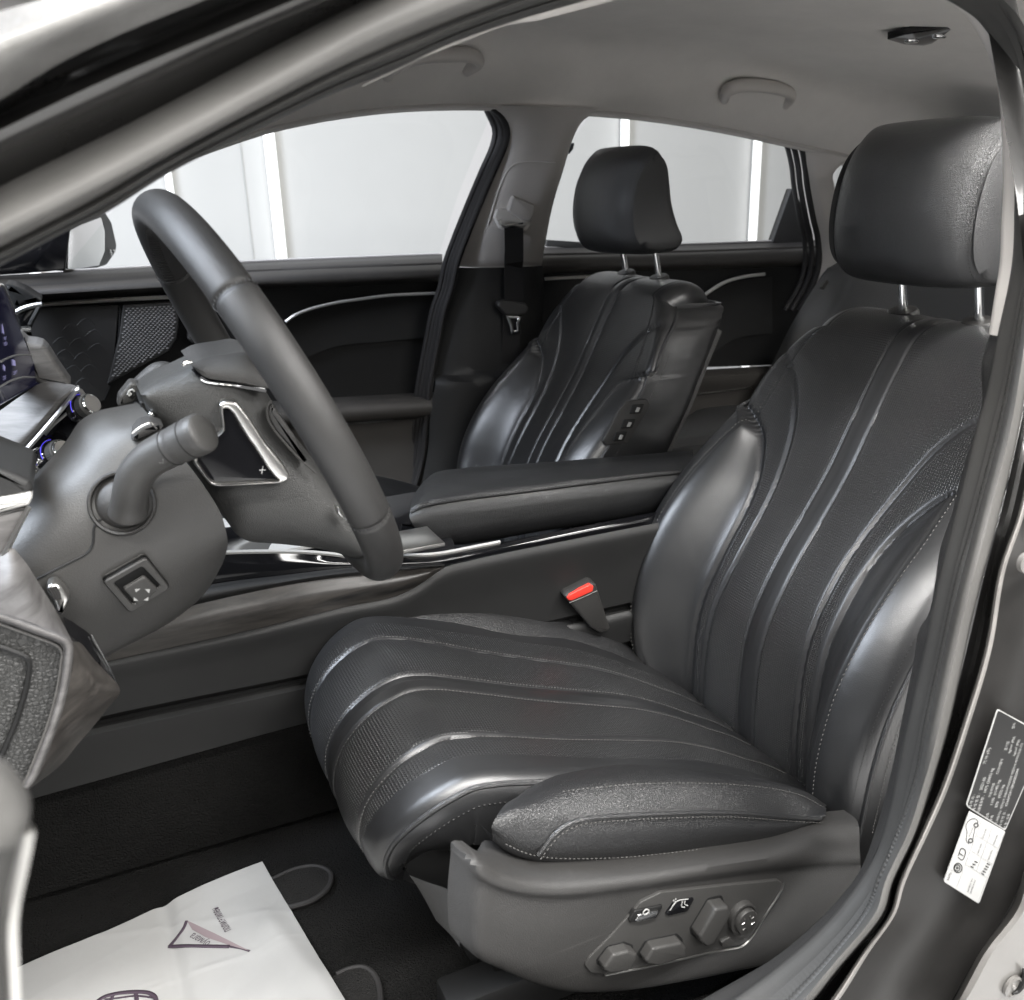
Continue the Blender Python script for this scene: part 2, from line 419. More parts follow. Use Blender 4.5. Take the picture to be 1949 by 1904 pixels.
M['rubber_grey'] = mat('dusty_grey_rubber', (.048, .047, .045), .5, spec=.35, bump=[('noise', 500, .15, .0004)], var=.15)
M['paint'] = mat('dark_metallic_paint', (.018, .0175, .017), .28, spec=.5, metal=.35, coat=.7, var=.15)
M['paint_dusty'] = mat('dusty_dark_paint', (.015, .0143, .0137), .45, spec=.25, coat=.0, bump=[('noise', 700, .08, .0003)], var=.30)
M['paint_lit'] = mat('grey_paint_lit', (.15, .144, .136), .40, spec=.5, coat=.4, var=.10)  # pale tone paints bright floor and wall reflected in the body edge
M['sealer'] = mat('grey_body_sealer', (.24, .23, .22), .5, spec=.4, var=.15)
M['grille'] = mat('grey_metallic_mesh', (.26, .255, .25), .4, metal=.2)
M['pad'] = mat('brown_grey_soft_pad', (.060, .056, .052), .5, spec=.45, bump=[('leather', 800, .15, .0004)], var=.1)
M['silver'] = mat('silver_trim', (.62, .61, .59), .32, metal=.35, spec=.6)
M['void'] = mat('black_recess', (.003, .003, .003), .35, spec=.25)
M['joint'] = mat('wall_joint', (.44, .436, .428), .8)
M['pile'] = mat('charcoal_pile', (.020, .0195, .019), .95, spec=.12, bump=[('noise', 420, 1.0, .004)], var=.3)
M['paint_reflect'] = mat('grey_paint_with_reflection', (.11, .108, .104), .48, metal=.1, spec=.4, coat=.1, bump=[('noise', 260, .25, .0012)], var=.45)  # on the windscreen pillar this grey speckle paints a reflection into dark paint
M['carpet'] = mat('black_carpet', (.010, .0098, .0095), .95, spec=.12, bump=[('noise', 420, 1.0, .004), ('leather', 230, .5, .002)], var=.3)
M['belt'] = mat('seat_belt_webbing', (.022, .021, .021), .7, spec=.3, bump=[('wave', 220, .4, .0004)])
M['paper'] = mat('white_paper', (.31, .31, .306), .75, spec=.25, bump=[('noise', 14, .35, .004), ('noise', 500, .06, .0003)], var=.04)
M['ink'] = mat('purple_black_ink', (.045, .030, .045), .7)
M['ink2'] = mat('mauve_ink', (.20, .16, .17), .7)
M['white'] = mat('white_print', (.38, .38, .372), .6)
M['grey_print'] = mat('grey_print', (.35, .35, .35), .6)
M['black_print'] = mat('black_print', (.010, .010, .010), .5, spec=.3)
M['thread'] = mat('grey_thread', (.105, .102, .098), .55, spec=.5)
M['thread_light'] = mat('pale_thread', (.115, .112, .106), .6, spec=.3)
M['seal_grey'] = mat('grey_flocked_seal', (.12, .117, .112), .5, spec=.4, bump=[('noise', 400, .2, .0005)], var=.15)
M['thread_dark'] = mat('dark_thread', (.035, .034, .033), .6, spec=.35)
M['red'] = mat('red_plastic', (.70, .05, .035), .35, emit=((.9, .06, .04), .10))
M['screen'] = mat('dark_glass_screen', (.008, .008, .018), .10, spec=.6, emit=((.05, .05, .12), .10))
M['glow'] = mat('lit_icon', (.3, .3, .5), .5, emit=((.45, .42, .75), .35))
M['blue'] = mat('blue_light_ring', (.05, .04, .6), .4, emit=((.12, .08, 1.0), .35))
M['wood'] = woodmat('dark_ash_wood', (.009, .0085, .008), (.085, .077, .070), .36, scale=(9, 34, 55))
M['wood_grey'] = woodmat('grey_brushed_wood', (.060, .057, .056), (.15, .145, .143), .58, scale=(10, 14, 90))
M['wall'] = mat('white_wall_panel', (.52, .513, .502), .7, spec=.3, var=.012)
M['concrete'] = mat('pale_garage_floor', (.72, .71, .69), .5, spec=.4, var=.05)
M['lamp'] = mat('led_tube', (1, 1, 1), .5, emit=((1, 1, 1), .95))
def glassmat():
    mt = bpy.data.materials.new('window_glass'); mt.use_nodes = True; nt = mt.node_tree; nt.nodes.clear()
    o = nt.nodes.new('ShaderNodeOutputMaterial'); mx = nt.nodes.new('ShaderNodeMixShader'); t = nt.nodes.new('ShaderNodeBsdfTransparent'); g = nt.nodes.new('ShaderNodeBsdfGlossy')
    t.inputs['Color'].default_value = (.93, .95, .94, 1); g.inputs['Roughness'].default_value = .02
    fr = nt.nodes.new('ShaderNodeFresnel'); fr.inputs['IOR'].default_value = 1.35
    nt.links.new(fr.outputs[0], mx.inputs[0]); nt.links.new(t.outputs[0], mx.inputs[1]); nt.links.new(g.outputs[0], mx.inputs[2]); nt.links.new(mx.outputs[0], o.inputs['Surface'])
    return mt
M['glass'] = glassmat()
# ================================================================== front seats
BC = [(-.196, .03), (-.205, .07), (-.212, .115), (-.213, .165), (-.210, .215), (-.200, .268), (-.179, .318), (-.150, .368), (-.114, .42), (-.076, .48), (-.042, .545), (-.010, .606), (.014, .643), (.038, .657), (.070, .662), (.105, .656), (.135, .640), (.155, .612)]
BW = [(.03, .212), (.12, .240), (.2, .252), (.3, .258), (.42, .255), (.5, .239), (.56, .225), (.60, .211), (.632, .190), (.648, .168), (.656, .145), (.662, .118), (.69, .095)]
SB = [(.03, .105), (.18, .10), (.245, .095), (.30, .089), (.36, .086), (.41, .089), (.45, .097), (.51, .117), (.547, .139), (.573, .165), (.60, .205), (.63, .25)]
SA = [(.03, .135), (.18, .13), (.26, .125), (.30, .121), (.385, .121), (.4175, .127), (.45, .142), (.483, .168), (.503, .202), (.53, .27)]
BB = [(.03, .035), (.12, .052), (.2, .062), (.33, .060), (.40, .050), (.45, .036), (.49, .022), (.525, .009), (.56, .002), (.6, .0), (.7, 0)]

def groove(d, w=.0028, h=.0038): return -h * math.exp(-(d / w) ** 2)
def backrest_n(z, y, w=None):
    a = abs(y); w = w or interp(BW, z); b = interp(BB, z); A = min(interp(SA, z), w); s1 = w * .80
    n = 0
    if a > A: n = b * sm(A, max(A + .028, s1), a) if a < max(s1, A + .028) else b * (1 - .45 * ((a - s1) / (w - s1)) ** 1.6)
    d = [abs(a - .017), abs(a - interp(SB, z)), abs(a - interp(SA, z))]
    k = min(d); hz = sm(.05, .15, z)
    n += .0026 * (1 - math.exp(-k / .016)) - .0026
    n += groove(d[0], .0022, .0016) + groove(d[1], .0028, .0032) + groove(d[2], .0030, .0042) + groove(abs(a - s1), .0014, .0012 * hz)
    rr = .016 + .022 * sm(.55, .64, z)
    if a > w - rr: t = (a - (w - rr)) / rr; n -= rr * (1 - sqrt(max(0, 1 - t * t))) * .9
    return n
def cush_pts():
    return [(-.10, .028), (-.14, .050), (-.175, .072), (-.215, .100), (-.25, .125), (-.289, .148), (-.335, .176), (-.393, .206), (-.481, .239), (-.557, .267), (-.628, .2955), (-.668, .310), (-.700, .316), (-.728, .310), (-.750, .299), (-.770, .283), (-.786, .262), (-.795, .238), (-.797, .21), (-.790, .185), (-.775, .168), (-.755, .16)]

def build_seat(root, y0, sg, driver):
    T = lambda p: V((p[0], y0 + sg * p[1], p[2]))
    flip = sg < 0
    # ---- backrest
    NR, NF = 170, 230
    cl = cr([V((x, 0, z)) for x, z in BC], NR)
    N = [V((-t.z, 0, t.x)).normalized() for t in [cl[min(i + 1, NR - 1)] - cl[max(i - 1, 0)] for i in range(NR)]]
    bk = cr([V((x, 0, z)) for x, z in ((-.06, .03), (-.075, .10), (-.072, .18), (-.055, .27), (-.010, .37), (.045, .46), (.098, .545), (.135, .595), (.156, .618))], NR)
    rows = []; uvs = []; perf = []; ln = 0
    for i, p in enumerate(cl):
        if i: ln += (p - cl[i - 1]).length
        q = i / (NR - 1); zz = p.z if p.x < .06 else .66
        w = interp(BW, p.z) if p.x < .010 else min(interp(BW, min(p.z, .643)), .172) - .026 * sm(.86, 1, q); th = .135 - .10 * sm(.80, .97, q)
        row = []
        for j in range(NF):
            y = w * (-1 + 2 * j / (NF - 1)); n = backrest_n(zz, y, w)
            # a few soft sit wrinkles
            n += .0010 * noise.noise(V((p.x * 14, y * 9, p.z * 10)))
            row.append(T(V((p.x, y, p.z)) + N[i] * n)); uvs.append((y, ln))
            perf.append(1.0 if .022 < abs(y) < min(interp(SA, zz) - .012, w - .02) and abs(abs(y) - interp(SB, zz)) > .008 else 0.0)
        nb = interp(BB, zz) * .55 - .014; F0 = V((p.x, 0, p.z)) + N[i] * (backrest_n(zz, w, w) - .003)
        B0 = bk[min(NR - 1, int(min(1, q / .80) * (NR - 1)))]
        for y, t in [(1.0, 0), (1.0, .18), (1.0, .5), (.99, .8), (.955, .95), (.88, 1.0), (.5, 1.05), (0, 1.06), (-.5, 1.05), (-.88, 1.0), (-.955, .95), (-.99, .8), (-1.0, .5), (-1.0, .18), (-1.0, 0)]:
            pt = F0.lerp(B0, t); row.append(T(V((pt.x, w * y, pt.z)))); uvs.append((w * y, ln)); perf.append(0.0)
        rows.append(row)
    v, f = grid(rows, True); c = len(rows[0]); f.append(tuple(range(len(v) - c, len(v))))
    mb = MB().add(v, f); mb.uv = uvs
    o = mb.build('backrest', M['perf'], root, angle=60, flip=not flip)
    at = o.data.attributes.new('perf', 'FLOAT', 'POINT'); at.data.foreach_set('value', perf)
    def bpt(z, y, lift=0):
        zs = [p.z for p in cl]
        i = min(range(int(NR * .8)), key=lambda k: abs(zs[k] - z))
        return T(V((cl[i].x, y, cl[i].z)) + N[i] * (backrest_n(z, y) + lift)), V((N[i].x, 0, N[i].z))
    def seamline(zr, yf, name, mt, lift=.0002, **kw):
        zz = [zr[0] + (zr[1] - zr[0]) * k / 60 for k in range(61)]
        pts = [bpt(z, yf(z), lift) for z in zz]
        return stitches(cr([p for p, _ in pts], 200), lambda t: pts[min(60, int(t * 60))][1], **kw)
    st = MB()
    for s in (-1, 1):
        a = seamline((.10, .56), lambda z: s * (interp(BW, z) * .80 + .0042), '', None, ln=.0042, gap=.0022, r=.0007); st.add(a.v, a.f)
    stuff(st.build('bolster_stitching', M['thread_light'], o, angle=0))
    st = MB()
    for s in (-1, 1):
        for fn, zr in ((lambda z: .0195, (.12, .645)), (lambda z: interp(SB, z) - .004, (.12, .585)), (lambda z: interp(BW, z) * .992 - .004, (.1, .6))):
            a = seamline(zr, lambda z: s * fn(z), '', None, ln=.003, gap=.0016, r=.00045); st.add(a.v, a.f)
    stuff(st.build('panel_stitching', M['thread_dark'], o, angle=0))
    st = MB()
    for s in (-1, 1):
        pts = []
        for k in range(61):
            z = .10 + .46 * k / 60; i = min(range(int(NR * .8)), key=lambda q: abs(cl[q].z - z)); w = interp(BW, z)
            pts.append(T(V((cl[i].x, s * (w + .0008), cl[i].z)) + N[i] * (interp(BB, z) * .55 - .032)))
        a = stitches(cr(pts, 240), (0, s * sg, 0), ln=.0038, gap=.0022, r=.0007); st.add(a.v, a.f)
    stuff(st.build('side_stitching', M['thread'], o, angle=0))
    # piping round the backrest edge
    for s in (-1, 1):
        pp = []
        for k in range(40):
            z = .07 + (.640 - .07) * k / 39; p, n = bpt(z, s * interp(BW, z) * .998, -.001); pp.append(p)
        v, f = tube(pp, .0032, 90, 8); MB().add(v, f).build('piping', M['leather'], o)
    # hard shell on the back
    rows = []
    for k in range(10, NR - 14, 6):
        p = bk[k]; w = interp(BW, p.z) * .94; d_ = V((.86, 0, -.5))
        rows.append([T(V((p.x, y * w, p.z)) + d_ * n) for y, n in ((-.97, -.012), (-1.0, .004), (-.93, .016), (0, .028), (.93, .016), (1.0, .004), (.97, -.012))])
    v, f = grid(rows); MB().add(v, f).build('back_shell', M['plastic'], root, flip=flip)
    # ---- headrest
    prof = [(-.028, .716), (-.045, .736), (-.053, .772), (-.051, .815), (-.040, .858), (-.020, .890), (.008, .907), (.032, .904), (.047, .887), (.055, .850), (.062, .806), (.077, .763), (.095, .726), (.092, .715), (.06, .710), (.01, .710)]
    hp = cr([V((x, 0, z)) for x, z in prof], 72, True)
    hc = V((.018, 0, .795)); rows = []
    ys = [-.115 + .230 * k / 60 for k in range(61)]
    def hscale(a):
        t = a / .115; s = 1 - .11 * t ** 7 - .02 * t ** 2.5
        return s - .013 * math.exp(-((a - .1045) / .0022) ** 2)
    for y in ys:
        s = hscale(abs(y)); rows.append([T(V((hc.x + (p.x - hc.x) * s + .030 * (abs(y) / .115) ** 2.2 * sm(.05, -.02, p.x), y, hc.z + (p.z - hc.z) * s))) for p in hp])
    for s, yy in ((.82, .1172), (.7, .1200), (.4, .1220)):
        rows.append([T(V((hc.x + .010 + (p.x - hc.x - .004) * s + .012 * sm(.05, -.02, p.x), yy, hc.z + (p.z - hc.z) * s))) for p in hp])
        rows.insert(0, [T(V((hc.x + .010 + (p.x - hc.x - .004) * s + .012 * sm(.05, -.02, p.x), -yy, hc.z + (p.z - hc.z) * s))) for p in hp])
    v, f = grid(rows, True); c = len(rows[0])
    for a0, yy in ((0, -.1226), (len(v) - c, .1226)):
        v.append(T(V((.028, yy, .80)))); k = len(v) - 1
        f += [((a0 + j, a0 + (j + 1) % c, k) if yy > 0 else (a0 + (j + 1) % c, a0 + j, k)) for j in range(c)]
    hd = MB().add(v, f).build('headrest', M['leather'], root, angle=70, flip=flip)
    st = MB()
    for s in (-1, 1):
        k = .1080; sc = hscale(k) + .002
        path = [T(V((hc.x + (p.x - hc.x) * sc + .0265 * sm(.05, -.02, p.x), s * k, hc.z + (p.z - hc.z) * sc))) for p in hp[:60]]
        a = stitches(cr(path, 200), (0, s * sg, 0), ln=.0032, gap=.0018, r=.0006); st.add(a.v, a.f)
    stuff(st.build('headrest_stitching', M['thread_dark'], hd, angle=0))
    for y in (-.062, .062):
        v, f = tube([T((.078, y, .645)), T((.062, y, .72))], .0062, 8, 16); MB().add(v, f).build('headrest_post', M['chrome'], root)
        v, f = disc(T((.074, y, .660)), (-.3, 0, 1), [(.024, -.004), (.024, .003), (.021, .0065), (.012, .0075)], 28, ry=.75, u=(0, 1, 0)); MB().add(v, f).build('post_guide', M['plastic'], root)
    # ---- cushion
    NR, NF = 190, 170
    cc = cr([V((x, 0, z)) for x, z in cush_pts()], NR); _, N, _ = frames(cc, up=(0, 0, 1))
    # keep the normals on the outside as the front rolls under
    Tn = [(cc[min(i + 1, NR - 1)] - cc[max(i - 1, 0)]).normalized() for i in range(NR)]
    N = [V((t.z, 0, -t.x)) for t in Tn]
    WC = [(0, .19), (.45, .200), (.62, .207), (.72, .206), (.80, .196), (.88, .176), (.95, .158), (1, .145)]
    UC = [(0, .090), (.25, .097), (.45, .106), (.62, .118), (.72, .122), (.85, .115), (1, .10)]
    def cush_n(q, y):
        a = abs(y); w = interp(WC, q); n = .006 * sm(.13, .20, a) * (1 - sm(.5, .66, q)) - .012 * (a / w) ** 4 * sm(.6, .75, q)
        d = [abs(a - .018), abs(a - interp(UC, q))]; k = min(d)
        n += .0028 * (1 - math.exp(-k / .018)) - .0028 + groove(d[0], .0022, .0024) + groove(d[1], .0024, .0030)
        n += .004 * math.exp(-((q - .71) / .06) ** 2) * (1 - math.exp(-k / .03))
        rr = .020
        if a > w - rr: t = (a - (w - rr)) / rr; n -= rr * (1 - sqrt(max(0, 1 - t * t)))
        return n
    Q0 = .095
    rows = []; uvs = []; perf = []; ln = 0
    for i, p in enumerate(cc):
        if i: ln += (p - cc[i - 1]).length
        q = (i / (NR - 1) - Q0) / (1 - Q0); w = interp(WC, q); row = []
        for j in range(NF):
            y = w * (-1 + 2 * j / (NF - 1)); n = cush_n(q, y) + .0012 * noise.noise(V((p.x * 12, y * 11, 3)))
            row.append(T(V((p.x, y, p.z)) + N[i] * n)); uvs.append((y, ln)); perf.append(1.0 if .024 < abs(y) < w - .045 and abs(abs(y) - interp(UC, q)) > .007 else 0.0)
        for y, n in ((1.0, -.045), (.985, -.07), (.9, -.075), (0, -.075), (-.9, -.075), (-.985, -.07), (-1.0, -.045)):
            k = 1 - .75 * sm(.8, 1, q)
            row.append(T(V((p.x, w * y, p.z)) + N[i] * (n * k - .005))); uvs.append((y * w, ln)); perf.append(0.0)
        rows.append(row)
    v, f = grid(rows, True); c = len(rows[0]); f.append(tuple(range(len(v) - c, len(v))))
    mb = MB().add(v, f); mb.uv = uvs
    cu = mb.build('cushion', M['perf'], root, angle=60, flip=not flip)
    at = cu.data.attributes.new('perf', 'FLOAT', 'POINT'); at.data.foreach_set('value', perf)
    def cpt(q, y, lift=0):
        i = int((q * (1 - Q0) + Q0) * (NR - 1)); return T(V((cc[i].x, y, cc[i].z)) + N[i] * (cush_n(q, y) + lift)), N[i]
    st = MB()
    for s in (-1, 1):
        for fn, qr in ((lambda q: .0205, (.06, .94)), (lambda q: interp(UC, q) + .0035, (.06, .94))):
            pts = [cpt(qr[0] + (qr[1] - qr[0]) * k / 80, s * fn(qr[0] + (qr[1] - qr[0]) * k / 80), .0003) for k in range(81)]
            a = stitches(cr([p for p, _ in pts], 260), lambda t: pts[min(80, int(t * 80))][1], ln=.0032, gap=.0014, r=.00055); st.add(a.v, a.f)
    stuff(st.build('cushion_stitching', M['thread'], cu, angle=0))
    st = MB()
    for s in (-1, 1):
        pts = [cpt(.60 + .36 * k / 60, s * (interp(WC, .60 + .36 * k / 60) - .005), .0002) for k in range(61)]
        v, f = tube([p for p, _ in pts[::3]], .0030, 80, 8); MB().add(v, f).build('piping', M['leather'], cu)
        pts = [cpt(.60 + .36 * k / 60, s * (interp(WC, .60 + .36 * k / 60) + .0004), -.003) for k in range(61)]
        a = stitches(cr([p for p, _ in pts], 200), (0, s * sg, .2), ln=.0034, gap=.002, r=.0007); st.add(a.v, a.f)
    stuff(st.build('edge_stitching', M['thread_dark'], cu, angle=0))
    # cloth skirt under the front of the cushion
    for s in (-1, 1):
        ls = [[T((x, s * y, z)) for x, y, z in l] for l in (
            [(-.785, .142, .205), (-.75, .172, .238), (-.70, .196, .262), (-.62, .2, .245), (-.5, .2, .2)],
            [(-.765, .135, .175), (-.735, .165, .195), (-.70, .185, .205), (-.62, .19, .19), (-.5, .19, .16)],
            [(-.74, .13, .150), (-.715, .155, .150), (-.69, .17, .150), (-.62, .18, .14), (-.5, .18, .12)])]
        v, f = loft(ls, 40, 6); MB().add(v, f).build('skirt', M['dark'], root, flip=(s * sg > 0))
    # ---- side bolsters of the cushion (traced on the near seat, mirrored for the others)
    top = L([(988, 1513), (1010, 1497), (1050, 1482), (1091.4, 1473.8), (1162.5, 1465), (1233.5, 1461.4), (1322, 1467), (1400, 1476), (1469.7, 1488), (1530, 1506), (1569, 1530.7)], -.205)
    upp = L([(962, 1531), (985, 1521), (1030, 1510), (1073.6, 1502), (1162.5, 1491.6), (1250, 1487), (1330, 1487), (1410, 1491), (1470, 1498), (1523, 1511), (1571, 1537)], -.238)
    mid = L([(946, 1553), (970, 1547), (1025, 1548), (1075, 1549), (1162.5, 1545), (1250, 1541), (1330, 1541), (1410, 1544), (1470, 1549), (1520, 1552), (1572, 1546)], -.262)
    low = L([(936, 1572), (960, 1583), (1010, 1597), (1065, 1601), (1162.5, 1595), (1250, 1588), (1330, 1581), (1410, 1576), (1470, 1573), (1520, 1567), (1571, 1553)], -.270)
    bot = L([(937, 1583), (960, 1602), (1000, 1620), (1050, 1629), (1162.5, 1629), (1250, 1622), (1330, 1613), (1410, 1605), (1470, 1599), (1535, 1583), (1567, 1558)], -.266)
    inn = [p + V((.006, .050, -.028)) for p in top]; und = [p + V((.002, .006, -.014)) for p in bot]; un2 = [p + V((.004, .04, -.022)) for p in bot]
    for s in (1, -1):
        def mm(l): return [T((p.x, p.y * s, p.z)) for p in l]
        v, f = loft([mm(l) for l in (inn, top, upp, mid, low, bot, und, un2)], 90, 7)
        b = MB().add(v, f).build('side_bolster', M['leather'], root, angle=70, flip=(s * sg > 0))
        st = MB()
        a = stitches(cr(mm([p + V((0, -.0022, -.001)) for p in upp]), 240), T((0, -s, .6)) - T((0, 0, 0)), ln=.0036, gap=.0016, r=.0005, lift=.0012); st.add(a.v, a.f)
        a = stitches(cr(mm([p + V((0, -.0012, -.001)) for p in bot[1:]]), 240), T((0, -s, 0)) - T((0, 0, 0)), ln=.0034, gap=.0016, r=.0005, lift=.0010); st.add(a.v, a.f)
        seam = L([(1024, 1628), (1036, 1612), (1050, 1594), (1074, 1573), (1109, 1560), (1198, 1552), (1322, 1547), (1398, 1547.5), (1505, 1555.5), (1562, 1559)], lambda z: -.2705)
        seam = [V((p.x, p.y, p.z)) for p in seam]
        v, f = tube(mm(seam), .0022, 90, 8); MB().add(v, f).build('seam_welt', M['leather'], b)
        a = stitches(cr(mm([p + V((.001, -.0012, -.0045)) for p in seam]), 240), T((0, -s, .1)) - T((0, 0, 0)), ln=.0034, gap=.0016, r=.0006, lift=.0006); st.add(a.v, a.f)
        stuff(st.build('bolster_stitching', M['thread_light'], b, angle=0))
    # ---- plastic shield along the seat base
    tp = L([(889, 1619), (905, 1620.5), (931.5, 1630), (984.8, 1651.5), (1038, 1656), (1162.5, 1648), (1322, 1626.6), (1469.7, 1601.7), (1550, 1577), (1633, 1566)], -.276)
    tp[0].y = -.262
    sh = L([(882, 1640), (905, 1645), (949.3, 1672), (1020, 1690), (1091.4, 1690), (1198, 1678), (1322, 1658), (1420, 1640), (1530, 1622), (1636, 1612)], -.296)
    sh[0].y = -.268
    g1 = L([(880, 1652), (905, 1664), (949.3, 1689), (1020, 1704), (1091.4, 1703.5), (1198, 1691), (1322, 1671), (1420, 1659), (1530, 1648), (1638, 1641)], -.2965)
    g1[0].y = -.269
    g2 = L([(879, 1656), (905, 1669), (949.3, 1694), (1020, 1709), (1091.4, 1708.5), (1198, 1696), (1322, 1676), (1420, 1664), (1530, 1653), (1638, 1646)], -.293)
    g2[0].y = -.267
    md = L([(872, 1730), (905, 1752), (950, 1772), (1020, 1782), (1091.4, 1782), (1198, 1774), (1322, 1756), (1420, 1742), (1530, 1728), (1638, 1716)], -.2935)
    md[0].y = -.268
    lo = L([(873.5, 1800), (905, 1814), (945, 1832), (1010, 1852), (1091.4, 1864), (1198, 1858), (1322, 1838), (1420, 1820), (1530, 1800), (1638, 1778)], -.292)
    lo[0].y = -.268
    bt = L([(876, 1808), (908, 1821), (950, 1841), (1010, 1869), (1091.4, 1888), (1198, 1884), (1322, 1864), (1420, 1844), (1530, 1822), (1638, 1800)], -.283)
    bt[0].y = -.266
    inb = [p + V((.006, .03, .0)) for p in bt]; int_ = [p + V((.002 + .004 * min(i, 3), .035, -.012)) if i > 1 else p + (p - CAM_POS).normalized() * .03 for i, p in enumerate(tp)]
    for s in (1,):
        def mm(l): return [T((p.x, p.y * s, p.z)) for p in l]
        v, f = loft([mm(l) for l in (int_, tp, sh, g1, g2, md, lo, bt, inb)], 80, 5)
        sd = MB().add(v, f).build('side_shield', M['shield'], root, angle=50, flip=(s * sg > 0))
        shield = sd
        # inner fairing in front of the rails
        ls = [mm(l) for l in (L([(779, 1666), (815, 1680), (845, 1690), (874, 1705)], (-.20, -.262)), L([(800, 1697), (826, 1715), (850, 1728), (874, 1740)], (-.20, -.263)), L([(830, 1752), (848, 1770), (862, 1785), (875, 1803)], (-.21, -.264)))]
        v, f = loft(ls, 24, 5); MB().add(v, f).build('base_fairing', M['plastic'], root, flip=(s * sg > 0))
    # steel base under the cushion
    mb = MB()
    for y in (-.19, .19):
        v, f = box(T((-.48, y, .035)), .52, .045, .05, bev=.006); mb.add(v, f)
        v, f = box(T((-.48, y * .95, .10)), .40, .02, .09, bev=.004); mb.add(v, f)
    v, f = box(T((-.48, 0, .075)), .44, .34, .03, bev=.006); mb.add(v, f)
    stuff(mb.build('seat_rails', M['dark'], root))
    return locals()

seat1 = thing('front_seat', 'black leather front seat close to the open door, with power switches on its base', 'car seat', (-.4, 0, 0), 'front seats of black leather')
S1 = build_seat(seat1, 0.0, 1, True)
seat2 = thing('front_seat', 'black leather front seat beyond the console, three small buttons on its backrest side', 'car seat', (-.4, .74, 0), 'front seats of black leather')
S2 = build_seat(seat2, .74, -1, False)

# ---- power switches on the driver's seat base
shield = S1['shield']; PS = PY(-.2945)
out = [(1322, 1690.6), (1256.5, 1697.7), (1219, 1716), (1198, 1740), (1162.5, 1779), (1120, 1822), (1111, 1836), (1123.5, 1850.5), (1152, 1854), (1256, 1832), (1363, 1807.8), (1412.8, 1797), (1427, 1783), (1484, 1694), (1489, 1680), (1480, 1674.6), (1400, 1682)]
v, f = plate(out, PS, .004, .0010, .006, .0012); MB().add(v, f).build('switch_panel', M['plastic_fine'], shield)
v, f = tube([PS.hit(*q) + V((0, -.0012, 0)) for q in [(1150, 1855), (1256, 1833.5), (1363, 1809), (1413, 1798.5), (1428, 1784), (1455, 1741), (1485, 1694), (1490, 1680)]], .0012, 80, 8); MB().add(v, f).build('panel_edge', M['satin'], shield)
v, f = plate([(1192.7, 1747.4), (1205, 1729.7), (1256.6, 1719), (1258, 1723), (1246, 1743.9), (1196, 1753)], PS, .006, .0012, .003, .0035); MB().add(v, f).build('switch_button', M['dark'], shield)
v, f = plate([(1203, 1747), (1210, 1735.5), (1250, 1727), (1243, 1741), (1209, 1749)], PS, .004, .0010, .002, .0050); MB().add(v, f).build('switch_button', M['chrome'], shield)
v, f = plate([(1263, 1737), (1279.6, 1713.7), (1317, 1706), (1318, 1709), (1306, 1731.5), (1270, 1740)], PS, .006, .0010, .003, .0030); MB().add(v, f).build('switch_button', M['gloss'], shield)
def sline(pts, y, r, name, mt, parent, n=None):
    v, f = tube(L(pts, y), r, n or 4 * len(pts), 6); return MB().add(v, f).build(name, mt, parent)
mb = MB()
for pts in ([(1275, 1733), (1288, 1716), (1310, 1711.5)], [(1299, 1716), (1297, 1726), (1303, 1727)], [(1304, 1715), (1303, 1721), (1309, 1724)]):
    v, f = tube(L(pts, -.2979), .00055, 10, 6); mb.add(v, f)
for q in ((1286, 1711.5), (1282, 1714), (1285, 1716.5)):
    v, f = disc(PY(-.2978).hit(*q), (0, -1, 0), [(.0009, 0), (.0009, .0004)], 10); mb.add(v, f)
stuff(mb.build('button_symbol', M['white'], shield))
mb = MB(); v, f = tube(L([(1226, 1734), (1231, 1731), (1235, 1734), (1232, 1739), (1226, 1741), (1224, 1738)], -.2999), .0007, 20, 6, True); mb.add(v, f)
stuff(mb.build('button_symbol', M['white'], shield))
def knob(pix, name='seat_switch', h=.013):
    c_ = V((sum(p[0] for p in pix) / len(pix), sum(p[1] for p in pix) / len(pix)))
    v, f = plate([tuple(c_ + (V(p) - c_) * 1.12) for p in pix], PS, .004, .0004, .005, .0018); MB().add(v, f).build('switch_gap', M['dark'], shield)
    v, f = plate(pix, PS, .004 + h, .0030, .0035, h, k=4); return MB().add(v, f).build(name, M['plastic_fine'], shield, angle=30)
knob([(1137, 1823.8), (1155, 1800), (1183.8, 1793), (1200, 1799), (1198, 1811), (1183.8, 1832), (1148, 1836), (1138, 1831)])
knob([(1215, 1812), (1230, 1788.5), (1283.3, 1777.8), (1293, 1787.5), (1292, 1805.8), (1240.6, 1821.8), (1219.3, 1819)])
knob([(1314, 1763), (1345, 1711), (1369, 1707), (1373.8, 1722.5), (1341.8, 1777), (1327.6, 1782.7), (1316, 1773)], h=.016)
c = PS.hit(1408, 1742)
v, f = disc(c, (0, -1, 0), [(.0165, -.002), (.0165, .006), (.0160, .0075), (.0145, .0078), (.0140, .0058), (.0125, .0055)], 40, 1.18, u=(1, 0, 0)); MB().add(v, f).build('lumbar_switch', M['plastic_fine'], shield)
c2 = PS.hit(1411, 1744)
v, f = disc(c2, (0, -1, 0), [(.0128, .004), (.0128, .0095), (.0120, .0108), (.010, .0110)], 40, 1.18, u=(1, 0, 0)); lb = MB().add(v, f).build('lumbar_button', M['plastic_fine'], shield)
mb = MB()
for a in range(4):
    t = radians(45 + 90 * a) + .2; p = c2 + V((cos(t) * .0062, -.0112, sin(t) * .0072)); q = V((-sin(t), 0, cos(t)))
    v, f = tube([p - q * .0030 + V((-cos(t), 0, -sin(t))) * -.0014, p + V((-cos(t), 0, -sin(t))) * .0012, p + q * .0030 + V((-cos(t), 0, -sin(t))) * -.0014], .0006, 10, 6); mb.add(v, f)
stuff(mb.build('button_ridges', M['satin'], shield))
